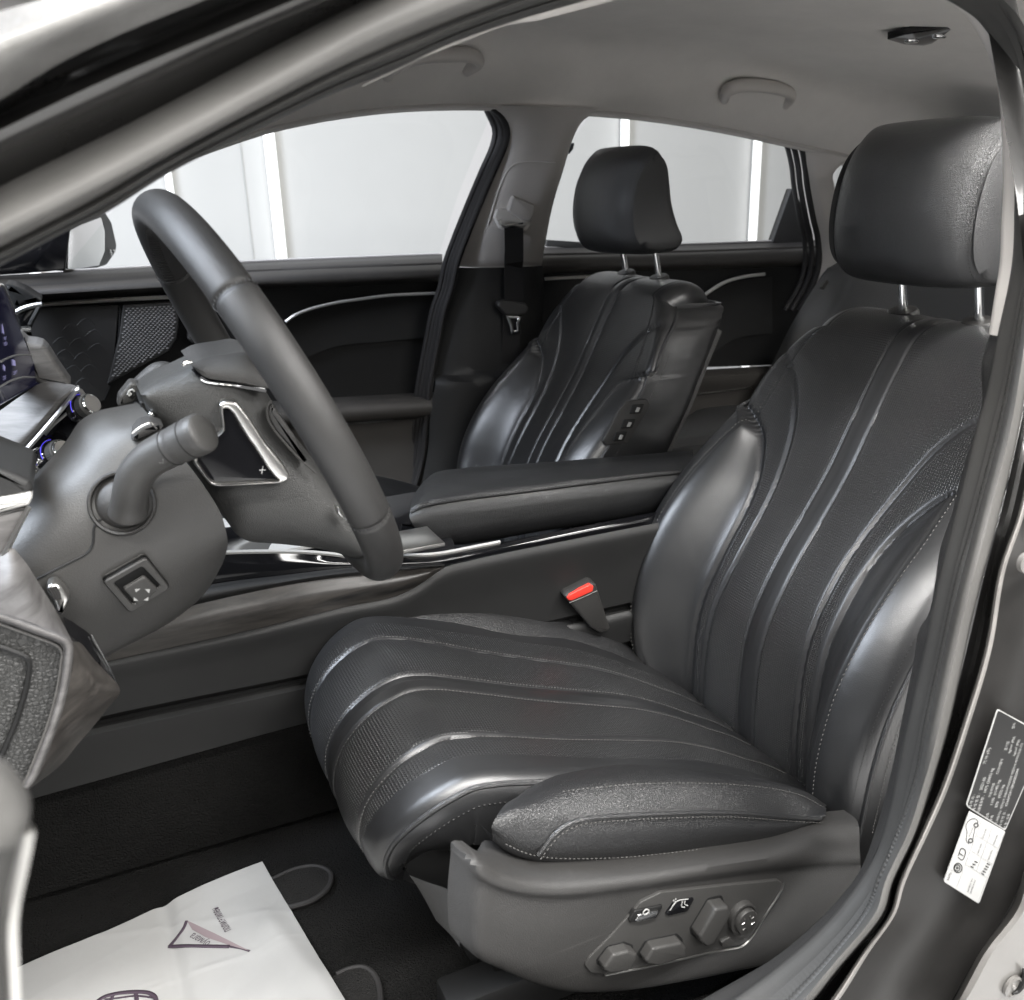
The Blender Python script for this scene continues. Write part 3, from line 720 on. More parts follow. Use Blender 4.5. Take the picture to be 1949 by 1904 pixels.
v, f = plate([(1366, 1788), (1384, 1778), (1393, 1786), (1388, 1796), (1372, 1798)], PS, .008, .0015, .002, .005); MB().add(v, f).build('lumbar_lever', M['plastic_fine'], shield)

# ---- button strip on the other seat's backrest
PB = PY(.481)
bp = [(1191, 764), (1229, 759), (1235, 771), (1194, 842), (1152, 847.5), (1145, 839), (1177, 778)]
v, f = plate(bp, PB, .006, .002, .006, .004); bs = MB().add(v, f).build('button_panel', M['plastic'], seat2)
for cx, cy in ((1208, 778), (1192, 806), (1176, 830)):
    v, f = plate([(cx - 13, cy + 9), (cx - 7, cy - 8), (cx + 15, cy - 10), (cx + 8, cy + 8)], PB, .004, .0012, .002, .0065); MB().add(v, f).build('seat_button', M['dark'], bs)
    v, f = plate([(cx - 3, cy + 5), (cx + 1, cy - 4), (cx + 7, cy - 3), (cx + 3, cy + 5)], PB, .001, .0002, .0008, .0071); MB().add(v, f).build('button_mark', M['white'], bs)
# ================================================================== setting
def K(x0, y0, s):
    """points read off an enlarged detail of the picture -> picture coordinates"""
    return lambda *pts: [(x0 + s * a[0], y0 + s * a[1], *a[2:]) for a in pts]
k1 = K(0, 0, .3553); k2 = K(629.5, 0, .3553); k3 = K(1256.5, 0, .3553)
k4 = K(0, 440.7, .3553); k5 = K(629.5, 440.7, .3553); k6 = K(1256.5, 440.7, .3553)
kA = K(0, 881.3, .3553); kB = K(503.6, 881.3, .3553); kC = K(0, 1385, .3553); kD = K(0, 503.6, .2314)
kE = K(251.8, 629.5, .1938); kF = K(0, 912.8, .3305); kG = K(314.8, 944.3, .2584)

v, f = box((0.5, 3.35, .9), 16, .1, 4.4); wall = tag(MB().add(v, f).build('wall', M['wall'], angle=30), None, kind='structure')
mb = MB(); v, f = box((0, -2.45, -.37), 9, 3.7, .02); mb.add(v, f); v, f = box((0, 2.3, -.37), 9, 2.0, .02); mb.add(v, f)
tag(mb.build('ground', M['concrete'], angle=30), None, kind='structure')
PW = PY(3.296)
for px, py in ((466, 350),):
    p = PW.hit(px, py); v, f = box((p.x, 3.297, .9), .005, .005, 4.2); MB().add(v, f).build('panel_joint', M['joint'], wall, angle=30)
for px, py, w in ((321, 352, .020), (520, 365, .034), (1183, 243, .030), (1430, 355, .032), (60, 480, .03)):
    p = PW.hit(px, py)
    t = thing('light_tube', {321: 'thin white light tube on the wall behind the top of the steering wheel', 520: 'bright white light tube on the wall seen through the front passenger window',
        1183: 'white light tube on the wall seen above the far headrest', 1430: 'white light tube on the wall near the rear end of the back window', 60: 'white light tube on the wall hidden behind the dark windscreen pillar'}[px], 'light tube', (p.x, 3.28, -.6), 'white light tubes on the wall')
    v, f = box((p.x, 3.286, .9), w * .9, .02, 2.9, bev=.003); MB().add(v, f).build('tube_housing', M['white'], t)
    v, f = tube([(p.x, 3.262, -.54), (p.x, 3.262, 2.34)], w * .68, 6, 14); MB().add(v, f).build('tube_glass', M['lamp'], t)

# ================================================================== car body
car = thing('car_body', 'dark grey car body around the open front door, with light grey roof lining', 'car', (0, .37, 0))
# ---- roof lining
E_ = L([(250, 330), (400, 278), (505, 243), (560, 230), (640, 215), (760, 201), (900, 197), (1040, 203), (1200, 215), (1300, 228), (1400, 246), (1500, 268), (1600, 290), (1700, 315), (1800, 342), (1900, 368)], .965)
ze = [(p.x, p.z) for p in E_]
def zE(x): return interp(ze, x)
SEC = [(.985, -.012), (.972, -.006), (.962, .002), (.948, .014), (.930, .034), (.910, .058), (.888, .083), (.860, .104), (.82, .117), (.76, .122), (.68, .124), (.55, .125), (.37, .125), (.18, .122), (.02, .118), (-.10, .110), (-.18, .102), (-.235, .092), (-.262, .085)]
rows = []
for i in range(61):
    x = -.95 + 2.3 * i / 60
    rows.append([V((x, y, zE(max(-.95, min(1.0, x))) + dz - (max(0, x - 1.0) * .35 if x > 1 else 0))) for y, dz in SEC])
cols = [cr(r, 90) for r in rows]; v, f = grid(cols)
MB().add(v, f).build('headliner', M['headliner'], car, angle=0)
rows2 = [[p + V((0, 0, .045)) for p in r[4:-4:2]] for r in cols]; v, f = grid(rows2); MB().add(v, f).build('roof_panel', M['paint'], car, angle=0, flip=True)
# rolled edge over the far windows
v, f = tube([V((p.x, .968, p.z - .004)) for p in E_], .0045, 90, 8); MB().add(v, f).build('headliner_edge', M['pillar'], car)
# ---- grab handles and reading lamp
def handle(pts):
    path = cr(L(pts), 44); v, f = sweep(path, circ(.0150, 14, .0110), up=(0, .5, 1)); g = MB().add(v, f).build('grab_handle', M['pillar'], car); return g
handle([(1378, 186, .915), (1384, 173, .885), (1402, 165, .868), (1440, 163, .864), (1490, 171, .868), (1506, 182, .882), (1494, 197, .915)])
handle([(735, 142, .920), (752, 126, .888), (790, 110, .870), (850, 104, .866), (898, 106, .868), (911, 116, .884), (886, 132, .920)])
PL = Plane((.385, .37, 1.078), (0, -.10, -1))
v, f = plate([(1688, 73.5), (1722, 64), (1803.7, 51.5), (1841, 62), (1830, 68), (1757, 85.5), (1720, 83)], PL, .012, .002, .004, .002); rl = MB().add(v, f).build('reading_lamp', M['gloss'], car)
for q in ((1735, 75.5), (1788, 67)):
    v, f = disc(PL.hit(*q) + PL.n * .001, PL.n, [(.016, 0), (.016, .0025), (.012, .0045), (.0005, .005)], 24, .5, u=(1, 0, 0)); MB().add(v, f).build('lamp_lens', M['chrome'], rl, angle=50)
# ---- far middle pillar
le = L(k2((862, 568), (920, 622), (948, 700), (935, 782), (880, 912), (800, 1102), (720, 1302), (683, 1417), (676, 1430)), (.972, 1.085))
re = L(k2((1440, 590), (1345, 655), (1292, 760), (1250, 900), (1190, 1100), (1150, 1300), (1132, 1417), (1130, 1432)), (.972, 1.085))
le, re = cr(le, 40), cr(re, 40)
def pillar(le, re, bulge, n=15):
    rows = []
    for k in range(n):
        t = k / (n - 1); b = bulge * (1 - abs(2 * t - 1) ** 4)
        rows.append([a.lerp(c, t) + V((0, -b, 0)) for a, c in zip(le, re)])
    return grid(rows)
v, f = pillar(le, re, .028); MB().add(v, f).build('middle_pillar_trim', M['pillar'], car)
gp = cr(L(k2((828, 1255), (850, 1170), (900, 1010), (948, 910), (985, 878), (1060, 866), (1200, 872)), (1.035, .985)), 60)
v, f = tube([p + V((0, -.003, 0)) for p in gp], .0016, 60, 6); MB().add(v, f).build('trim_joint', M['headliner'], car)
le2 = cr(L(k5((678, 192), (650, 300), (620, 400), (590, 540), (565, 680), (540, 830), (525, 900), (515, 1000), (505, 1150), (470, 1340), (440, 1480)), (1.075, 1.09)), 50)
re2 = cr(L(k5((1132, 182), (1142, 260), (1135, 420), (1120, 560), (1100, 700), (1080, 830), (1070, 900), (1060, 1000), (1050, 1150), (1040, 1340), (1030, 1480)), (1.075, 1.09)), 50)
v, f = pillar(le2, re2, .030); 
# the small ledge half way down the lower trim
v = [p + V((0, -.022 * sm(.437, .425, p.z), 0)) for p in v]
MB().add(v, f).build('lower_pillar_trim', M['soft'], car)
# door seals beside that pillar
def seal(pts, y, r, name='door_seal', mt='rubber', parent=None, n=70):
    path = cr(L(pts, y), n); v, f = sweep(path, circ(r, 10, r * .8), up=(0, 1, 0)); return MB().add(v, f).build(name, M[mt], parent or car)
for du, y, r in ((-4, (.985, 1.10), .010), (-26, (.99, 1.11), .008), (-46, (1.0, 1.115), .008), (-66, (1.0, 1.12), .007)):
    kk = lambda *p: k2(*[(a + du * (.4 if b < 600 else 1), b) for a, b in p])
    seal(kk((846, 562), (915, 622), (945, 700), (932, 782), (876, 912), (796, 1102), (716, 1302), (676, 1417)) + K(629.5 + du * .3553, 440.7, .3553)((650, 300), (610, 420), (570, 620), (530, 840), (510, 1020), (495, 1200), (440, 1420)), y, r)
# ---- rear pillar with its quarter window
RR = cr(L([(1505, 270), (1530, 281), (1536, 318), (1541, 355), (1553, 420), (1560, 451), (1562, 503), (1548, 540)], (.975, 1.06)), 40)
GG = cr(L([(1680, 318), (1606, 312), (1585, 333), (1588, 352), (1599.5, 419), (1607, 480), (1612, 530), (1614, 580)], (.97, 1.02)), 40)
v, f = pillar(RR, GG, .012); MB().add(v, f).build('rear_pillar_trim', M['pillar'], car)
v, f = loft([L([(1603, 313), (1630, 318), (1700, 330)], 1.0), L([(1603, 318), (1626, 328), (1700, 356)], 1.01)], 20); MB().add(v, f).build('quarter_window_shade', M['pillar'], car)
v, f = loft([L([(1600, 310), (1588, 350), (1600, 430), (1612, 580)], 1.03), L([(1720, 310), (1720, 350), (1720, 430), (1720, 580)], .99)], 12); MB().add(v, f).build('quarter_window', M['glass'], car)
v, f = loft([L([(1720, 340), (1715, 440), (1715, 580)], .97), L([(1990, 330), (1990, 440), (1990, 620)], .55)], 16); MB().add(v, f).build('rear_shelf_side', M['headliner'], car)
v, f = loft([L([(1850, 248), (1900, 246), (2000, 243)], .5), L([(1850, 262), (1900, 262), (2000, 259)], .5), L([(1850, 262), (1900, 262), (2000, 259)], .7), L([(1850, 520), (1900, 520), (2000, 520)], .8)], 10); MB().add(v, f).build('rear_window_blind', M['dark'], car)
for du, y, r in ((0, (.985, 1.075), .009), (-14, (1.0, 1.09), .008), (-26, (1.01, 1.10), .007)):
    seal([(1500 + du * .3, 268), (1524 + du, 279), (1533 + du, 318), (1537 + du, 355), (1549 + du, 420), (1556 + du, 451), (1558 + du, 503), (1546 + du, 545), (1520 + du, 590)], y, r)

# ================================================================== far doors
def glasspane(pts, y, parent):
    P = PY(y); pp = [P.hit(*q) for q in pts]; mb = MB(); mb.add(pp, [tuple(range(len(pp)))]); return mb.build('window_glass', M['glass'], parent, angle=0)
fd = thing('front_passenger_door', 'closed black front door across the car, with perforated speaker grille and silver trim line', 'car door', (-.6, 1.15, 0), 'closed doors across the car')
xs = (-60, 0, 75, 150, 240, 338, 430, 543, 629.5, 690, 736, 790, 842)
def row(f, y, xs=xs): return L([(x, f(x)) for x in xs], y)
def ln(tab): return lambda x: interp(tab, x)
gl = ln([(-60, 527), (150, 515), (490, 497), (842, 483)])
cs = ln([(-60, 552), (150, 538), (500, 516), (842, 503)]); pl = ln([(-60, 572), (124, 561), (338, 549), (629, 540), (842, 529.5)])
ff = ln([(-60, 600), (75, 583), (338, 568), (629, 560), (842, 552)])
lines = [row(lambda x: gl(x) + 1, 1.165), row(lambda x: gl(x) + 5, 1.145), row(lambda x: gl(x) * .5 + cs(x) * .5, 1.125), row(lambda x: cs(x) - 1.5, 1.112), row(cs, 1.1135), row(lambda x: cs(x) + 1.5, 1.110), row(lambda x: cs(x) * .5 + pl(x) * .5, 1.092), row(lambda x: pl(x) - 3, 1.090), row(lambda x: pl(x) + 1, 1.102), row(lambda x: pl(x) + 7, 1.125), row(ff, 1.125),
         row(lambda x: ff(x) + 40, 1.135), row(lambda x: ff(x) + 120, 1.140), row(lambda x: ff(x) + 200, 1.142), row(lambda x: ff(x) + 270, 1.145)]
v, f = loft(lines[:10], 120, 3); MB().add(v, f).build('window_sill_pad', M['pad'], fd, angle=50)
v, f = loft(lines[9:], 120, 2); MB().add(v, f).build('door_panel', M['dark'], fd)
low = [row(ln([(-60, 800), (629, 757), (842, 746)]), 1.138), row(ln([(-60, 812), (629, 768), (842, 757)]), 1.075), row(ln([(-60, 822), (629, 778), (842, 766)]), 1.062), row(ln([(-60, 845), (629, 797), (842, 783)]), 1.062), row(ln([(-60, 853), (629, 805), (842, 790)]), 1.07), row(ln([(-60, 858), (629, 809), (842, 794)]), 1.095), row(ln([(-60, 875), (629, 826), (842, 810)]), 1.10), row(ln([(-60, 1100), (629, 1010), (842, 980)]), 1.10)]
v, f = loft(low, 60, 4); MB().add(v, f).build('door_armrest', M['pad'], fd, angle=50)
sline(k5((0, 1030), (200, 1022), (450, 992)), 1.093, .0022, 'armrest_trim', M['satin'], fd, 30)
# silver trim lines
sline([(70, 581), (88, 579.5), (200, 572), (300, 567), (338, 565.5)], 1.112, .0042, 'trim_strip', M['silver'], fd, 40)
sline([(543.6, 613), (560, 601), (586, 590), (639.5, 576.5), (692.5, 568.6), (736, 563), (790, 560), (836, 558.5)], 1.108, .0036, 'trim_strip', M['silver'], fd, 60)
v, f = loft([L([(543, 616), (586, 594), (639, 580), (736, 566), (838, 562)], 1.110), L([(540, 640), (586, 612), (639, 596), (736, 583), (838, 579)], 1.122), L([(540, 700), (586, 680), (639, 660), (736, 650), (838, 640)], 1.13)], 50, 3); MB().add(v, f).build('door_inlay', M['soft'], fd)
v, f = plate(k4((1010, 480), (1085, 465), (1095, 585), (1030, 600), (1005, 575)), PY(1.115), .02, .004, .004, .006); MB().add(v, f).build('door_handle', M['plastic'], fd)
# speaker grille: a real perforated sheet, slotted holes
PG = P3((227, 581, 1.115), (339, 574, 1.115), (205, 735, 1.125))
gout = [(234, 580), (339, 574), (340, 618), (336, 645), (322, 668), (212, 728), (203, 735), (227, 640)]
v, f = plate(gout, PG, .012, .0025, .006, .002, open_back=True); gr = MB().add(v, f).build('speaker_grille', M['plastic'], fd)
u = (PG.hit(339, 574) - PG.hit(234, 580)).normalized(); w = PG.n.cross(u); o = PG.hit(234, 580)
poly = [((PG.hit(*q) - o).dot(u), (PG.hit(*q) - o).dot(w)) for q in gout]
def inside(x, y, poly):
    c = False; j = len(poly) - 1
    for i in range(len(poly)):
        if (poly[i][1] > y) != (poly[j][1] > y) and x < (poly[j][0] - poly[i][0]) * (y - poly[i][1]) / (poly[j][1] - poly[i][1]) + poly[i][0]: c = not c
        j = i
    return c
pin = [(q.x, q.y) for q in inset([V(p) for p in (poly if area2([V(p) for p in poly]) > 0 else poly[::-1])], .006)]
mb = MB(); lo = min(p[1] for p in pin); hi = max(p[1] for p in pin); r = 0; yy = lo
while yy < hi:
    xx = min(p[0] for p in pin) + (r % 2) * .0042
    while xx < max(p[0] for p in pin):
        if inside(xx, yy, pin):
            c = o + u * xx + w * yy + PG.n * .0022
            mb.add([c - u * .0029, c - u * .0012 + w * .0013, c + u * .0016 + w * .0013, c + u * .0029, c + u * .0012 - w * .0013, c - u * .0016 - w * .0013] + [c + PG.n * .0016 + u * .0005 + d for d in (-u * .0010 + w * .0003, u * .0010 - w * .0003)], [(0, 1, 6), (1, 2, 7, 6), (2, 3, 7), (3, 4, 7), (4, 5, 6, 7), (5, 0, 6)])
        xx += .0084
    yy += .0040; r += 1
stuff(mb.build('grille_mesh', M['grille'], gr, angle=0))
# quilted panel in front of it
PQ = P3((82, 583, 1.115), (227, 581, 1.118), (190, 760, 1.13))
v, f = plate([(70, 585), (227, 581), (214, 720), (199, 760), (170, 778), (120, 790), (20, 700), (20, 600)], PQ, .01, .002, .004, .0015); qp = MB().add(v, f).build('quilted_panel', M['plastic'], fd)
for cx, cy in ((138, 622), (165, 612), (118, 648), (150, 650), (180, 634), (124, 672), (158, 678), (186, 660), (112, 690), (140, 702), (172, 700), (130, 724), (160, 726)):
    a = [PQ.hit(cx - 18, cy + 7), PQ.hit(cx - 6, cy - 4), PQ.hit(cx + 3, cy - 5), PQ.hit(cx + 16, cy + 8)]
    v, f = tube([p + PQ.n * .0008 for p in a], .0014, 20, 6); MB().add(v, f).build('quilt_ridge', M['plastic'], qp)
v, f = tube([PQ.hit(*q) + PQ.n * .001 for q in ((229, 581), (226, 640), (214, 722), (198, 762))], .002, 30, 6); MB().add(v, f).build('panel_joint', M['dark'], qp)
glasspane([(120, 515), (490, 497), (836, 484), (872, 370), (935, 215), (920, 203), (760, 201), (505, 243), (250, 360)], 1.168, fd)
sline([(120, 516), (490, 497), (740, 487), (836, 483.5)], 1.163, .0028, 'glass_seal_glint', M['pillar'], fd, 40)  # pale colour paints the light catching the top of the sill trim
v, f = plate([(-30, 505), (60, 470), (135, 430), (124, 514), (60, 520), (-30, 526)], PY(1.15), .02, .003, .004, .0); MB().add(v, f).build('mirror_sail', M['gloss'], fd)
# outside mirror
PM = P3((130, 430, 1.22), (200, 410, 1.42), (130, 510, 1.22))
v, f = plate([(122, 440), (150, 420), (203, 403), (214, 421), (224, 465), (222, 483), (206, 506), (182, 514), (120, 518)], PM, .08, .01, .012, .0); mi = MB().add(v, f).build('side_mirror', M['plastic'], fd)
v, f = plate([(128, 442), (150, 428), (190, 414), (197, 440), (197, 478), (186, 505), (126, 514)], PM, .004, .001, .006, .003); MB().add(v, f).build('mirror_glass', M['chrome'], mi)
for q in k1((585, 1345), (605, 1348), (590, 1360)):
    v, f = disc(PM.hit(*q) + PM.n * .002, PM.n, [(.004, 0), (.003, .002)], 10); MB().add(v, f).build('mirror_stud', M['chrome'], mi)

rd = thing('rear_door', 'closed black rear door behind the far seat, with curved silver trim line', 'car door', (.5, 1.15, 0), 'closed doors across the car')
xs2 = (1022, 1100, 1200, 1300, 1400, 1480, 1530, 1562)
def row2(f, y): return L([(x, f(x)) for x in xs2], y)
g2_ = ln([(1022, 471), (1290, 465), (1475, 459), (1562, 456)])
lines = [row2(lambda x: g2_(x) + 1, 1.165), row2(lambda x: g2_(x) + 7, 1.145), row2(lambda x: g2_(x) + 13, 1.118), row2(lambda x: g2_(x) + 15, 1.120), row2(lambda x: g2_(x) + 20, 1.105), row2(lambda x: g2_(x) + 38, 1.095), row2(lambda x: g2_(x) + 44, 1.105), row2(lambda x: g2_(x) + 50, 1.125), row2(lambda x: g2_(x) + 62, 1.125), row2(lambda x: g2_(x) + 150, 1.14), row2(lambda x: g2_(x) + 236, 1.14)]
v, f = loft(lines[:8], 70, 3); MB().add(v, f).build('window_sill_pad', M['pad'], rd, angle=50)
v, f = loft(lines[7:], 70, 3); MB().add(v, f).build('door_panel', M['dark'], rd)
lw = [row2(ln([(1022, 722), (1300, 706), (1562, 690)]), 1.138), row2(ln([(1022, 730), (1300, 713), (1562, 697)]), 1.07), row2(ln([(1022, 752), (1300, 735), (1562, 718)]), 1.06), row2(ln([(1022, 762), (1300, 748), (1562, 730)]), 1.09), row2(ln([(1022, 1000), (1300, 980), (1562, 960)]), 1.10)]
v, f = loft(lw, 40, 4); MB().add(v, f).build('door_armrest', M['pad'], rd, angle=50)
sline([(1290, 754), (1350, 748), (1430, 738)], 1.085, .002, 'armrest_trim', M['satin'], rd, 24)
sline(k5((1148, 254), (1300, 246), (1540, 234)), 1.118, .0042, 'trim_strip', M['silver'], rd, 24)
sline([(1330, 572), (1349, 556), (1381, 537), (1416.4, 527), (1455, 522)], 1.112, .0048, 'trim_strip', M['silver'], rd, 40)
v, f = loft([L([(1320, 585), (1351, 562), (1381, 543), (1416, 533), (1470, 526)], 1.115), L([(1325, 600), (1360, 578), (1390, 560), (1420, 550), (1470, 545)], 1.125), L([(1325, 690), (1360, 670), (1390, 650), (1420, 640), (1470, 635)], 1.13)], 40, 3); MB().add(v, f).build('door_inlay', M['soft'], rd)
glasspane([(1030, 471), (1290, 465), (1475, 459), (1506, 362), (1500, 274), (1300, 232), (1180, 218), (1127, 212), (1085, 275)], 1.168, rd)
sline([(1030, 471), (1290, 465), (1475, 458.5)], 1.163, .0026, 'glass_seal_glint', M['pillar'], rd, 24)  # same painted highlight along the rear sill trim
v, f = plate([(1507, 358), (1520, 376), (1552, 470), (1470, 462)], PY(1.155), .02, .002, .003, 0); MB().add(v, f).build('quarter_panel', M['plastic'], rd)
v, f = plate(k5((1155, 80), (1158, 45), (1385, 60), (1390, 98)), PY(1.160), .01, .002, .003, 0); MB().add(v, f).build('sun_blind', M['rubber_grey'], rd)
v, f = plate(k2((1266, 815), (1290, 768), (1308, 766), (1300, 800), (1280, 826)), PY(1.10), .012, .002, .002, 0); MB().add(v, f).build('blind_hook', M['dark'], rd)

# ================================================================== far seat belt
sb = thing('seat_belt', 'black seat belt hanging down the far middle pillar with metal tongue', 'seat belt', (.0, 1.02, .3))
def band(pts, wd, y, n=40):
    path = cr(L(pts, y), n); return sweep(path, [(-.0008, -wd), (-.0008, wd), (.0008, wd), (.0008, -wd)], up=(0, 1, 0))
v, f = band(k2((980, 1200), (982, 1290), (982, 1417)) + k5((981, 100), (980, 220), (980, 370)), .0225, (1.0, 1.03)); MB().add(v, f).build('webbing', M['belt'], sb, angle=30)
v, f = band(k5((975, 400), (968, 520), (962, 700), (955, 800)), .0225, (1.035, 1.06)); MB().add(v, f).build('webbing', M['belt'], sb, angle=30)
PB2 = PY(1.010)
v, f = plate(k2((940, 1130), (968, 1045), (1092, 1100), (1085, 1150), (1060, 1190), (1010, 1175)), PB2, .02, .006, .006, .008); MB().add(v, f).build('belt_guide', M['pillar'], sb)
rp = k2((890, 1120), (940, 1118), (1000, 1165), (1060, 1185), (1080, 1195), (1050, 1240), (960, 1245), (905, 1225), (876, 1165))
v, f = plate(rp, PB2, .01, .004, .008, .002); MB().add(v, f).build('guide_ring', M['headliner'], sb)
v, f = tube(L(k2((905, 1180), (925, 1210), (975, 1203), (1025, 1212), (1045, 1200)), 1.0), .0042, 40, 8); MB().add(v, f).build('guide_slot', M['satin'], sb)
PT = PY(1.028)
v, f = plate(k5((892, 372), (930, 365), (1040, 385), (1056, 410), (1040, 440), (990, 452), (930, 445), (888, 400)), PT, .016, .005, .006, .008); tg = MB().add(v, f).build('belt_tongue', M['plastic'], sb)
v, f = ringplate(k5((935, 450), (1025, 455), (1012, 480), (1012, 545), (965, 548), (955, 500)), k5((962, 466), (1000, 470), (992, 490), (994, 528), (978, 530), (972, 495)), PT, .003, .0006, .003, 40); MB().add(v, f).build('tongue_plate', M['chrome'], tg)

# ================================================================== rear seat
rs = thing('rear_seat', 'black leather rear bench partly hidden behind the front seats', 'rear seat', (.95, .37, 0))
l1 = L([(1607, 478), (1590, 494), (1562, 526), (1505, 618), (1484, 661), (1440, 750), (1400, 840)], 1.04)
l2 = L([(1620, 490), (1604, 506), (1580, 548), (1528, 636), (1505, 680), (1460, 770), (1420, 860)], .99)
l3 = L([(1632, 498), (1618, 512), (1594, 556), (1543, 648), (1520, 692), (1475, 780), (1440, 870)], .975)
l4 = [V((p.x + .01, .90, p.z)) for p in l3]; l5 = [V((p.x + .02, .62, p.z)) for p in l3]; l6 = [V((p.x, .35, p.z)) for p in l3]; l7 = [V((p.x, -.2, p.z)) for p in l3]
back = lambda l, d: [p + V((.10, d, .01)) for p in l]
v, f = loft([back(l1, .01), l1, [a.lerp(b, .5) + V((-.012, 0, 0)) for a, b in zip(l1, l2)], l2, [p + V((.012, 0, 0)) for p in l2], l3, l4, l5, l6, l7], 50, 4); MB().add(v, f).build('backrest', M['leather'], rs, angle=50)
v, f = plate(k6((848, 300), (880, 258), (892, 268), (862, 312)), PY(.985), .008, .002, .002, .01); MB().add(v, f).build('release_lever', M['rubber_grey'], rs)
cl = [(1238, 872), (1255, 856), (1290, 847), (1330, 842), (1400, 836)]
a = L(cl, .62); v, f = loft([[p + V((-.02, 0, -.14)) for p in a], [p + V((-.03, 0, -.03)) for p in a], a, [p + V((.04, .05, .012)) for p in a], [p + V((.3, .3, -.02)) for p in a]], 30, 5); MB().add(v, f).build('cushion', M['leather'], rs)
for y in (.62, .15):
    pr = [(1.09, .655), (1.075, .70), (1.085, .76), (1.12, .785), (1.16, .77), (1.17, .70), (1.16, .655)]
    rows = [[V((1.12 + (x - 1.12) * s, y + d, .715 + (z - .715) * s)) for x, z in [(p.x, p.z) for p in cr([V((x, 0, z)) for x, z in pr], 30, True)]] for d, s in ((-.11, .8), (-.105, .92), (-.08, 1), (.08, 1), (.105, .92), (.11, .8))]
    v, f = grid(rows, True); c = len(rows[0]); f.append(tuple(range(len(v) - c, len(v)))); f.append(tuple(reversed(range(c)))); MB().add(v, f).build('headrest', M['leather'], rs, angle=60)
# ================================================================== near door opening
def yn(z): return -.385 + .115 * sm(.42, 1.02, z)
def yo(d): return lambda z: yn(z) + d
A0 = [(-60, 537), (0, 507), (135, 437), (200, 406), (320, 331), (505, 239), (640, 176), (760, 129), (850, 86), (960, 46), (1100, 5), (1200, -22), (1350, -55), (1500, -78), (1640, -75), (1735, -45)]
A1 = [(-60, 508), (0, 478), (135, 409), (200, 374), (320, 302), (505, 205), (640, 138), (760, 85), (850, 49), (960, 8), (1100, -38), (1200, -66), (1350, -102), (1500, -124), (1660, -118), (1765, -80)]
W1r = [(1780, -14), (1825, 11), (1867.6, 43), (1903, 100), (1921, 171), (1931.6, 284), (1933, 391), (1928, 504), (1901, 640), (1880, 745), (1860, 818), (1842, 893), (1815, 997), (1785.5, 1116), (1764.7, 1220), (1735, 1354), (1718.5, 1425), (1697, 1535), (1665, 1633.7), (1611.8, 1715.4), (1558.5, 1775.8), (1476.8, 1846.9), (1415, 1893), (1330, 1950)]
W2r = [(1815, -52), (1865, -20), (1910, 22), (1945, 84), (1962, 165), (1970, 284), (1969, 400), (1955, 512), (1931.6, 654), (1913, 755), (1898.6, 818.4), (1874.8, 907.7), (1851, 997), (1821, 1101), (1791.5, 1235), (1758.7, 1385), (1743, 1473.8), (1705, 1590), (1672, 1669), (1647, 1733), (1576, 1822), (1510, 1892), (1450, 1950), (1380, 2010)]
def loop(px, d): return L(px, yo(d))
def ahead(l, d=420):      # carries a pillar line on down towards the bonnet
    (x0, y0), (x1, y1) = l[0], l[2]; s_ = (y1 - y0) / (x1 - x0); return [(x0 - d, y0 - s_ * d * 1.05), (x0 - d / 2, y0 - s_ * d * .51)] + l
A0 = ahead(A0); A1 = ahead(A1)
def sill(l, dz=0):        # carries a sill line on along the foot of the opening
    q = L(l[-1:], yo(0))[0]; return l + [PJ((x, q.y, q.z - .004)) for x in (q.x - .12, q.x - .28, q.x - .5)]
W1r = sill(W1r); W2r = sill(W2r)
# one rubber seal runs all round the opening
def seal_run(pa, pb, n, da, db, ribs):
    ia = cr(loop(pa, da), n); dense = cr(loop(pb, db), n * 2); ib = []; j = 0
    for p in ia:
        best = min(range(max(0, j - 40), min(len(dense), j + 160)), key=lambda k: (dense[k] - p).length_squared); j = max(j, best); ib.append(dense[j])
    w = 5
    ib = [sum((ib[max(0, min(n - 1, i + k))] for k in range(-w, w + 1)), V((0, 0, 0))) / (2 * w + 1) for i in range(n)]
    sl = [0.0]
    for p, q in zip(ia, ia[1:]): sl.append(sl[-1] + (q - p).length)
    rows = []
    for i, (p, q) in enumerate(zip(ia, ib)):
        out = []
        out.append(p + (p - CAM_POS).normalized() * .03)
        for t, b in ((0, 0), (.10, -.008), (.22, -.013), (.34, -.011), (.40, -.006), (.46, -.012), (.60, -.020), (.74, -.020), (.86, -.014), (.96, -.004), (1.0, 0)):
            out.append(p.lerp(q, t) + V((0, b * .8 if b < 0 else b, 0)))
        out.append(q + (q - CAM_POS).normalized() * .03)
        out = cr(out, 33)[4:-4]; out[0] = p + (p - CAM_POS).normalized() * .03
        if ribs:
            rz = sm(.80, .66, p.z)
            for k in range(25):
                t = k / 24; out[k] = out[k] + V((0, .0014 * sin(sl[i] / .0046 * 2 * pi) * sm(.48, .56, t) * (1 - sm(.80, .9, t)) * rz, 0))
        rows.append(out)
    return grid(rows)
mb = MB(); v, f = seal_run(A0, A1, 300, 0, -.030, False); mb.add(v, f)
v, f = seal_run(W1r, W2r, 1500, 0, -.030, True); mb.add(v, f)
mb.build('door_opening_seal', M['rubber_grey'], car, angle=70)
# roof skin down to the seal
top_edge = cr(loop(A1[5:], -.028) + loop(W2r[:8], -.028), 120)
rows = [[p + V((0, .003, .002)) for p in top_edge], [p + V((0, .012, .035)) for p in top_edge], [V((p.x, -.20, max(p.z + .06, zE(max(-.95, min(1, p.x))) + .150))) for p in top_edge]]
v, f = grid([cr([r[i] for r in rows], 8) for i in range(120)]); MB().add(v, f).build('roof_side_panel', M['paint'], car, angle=60)
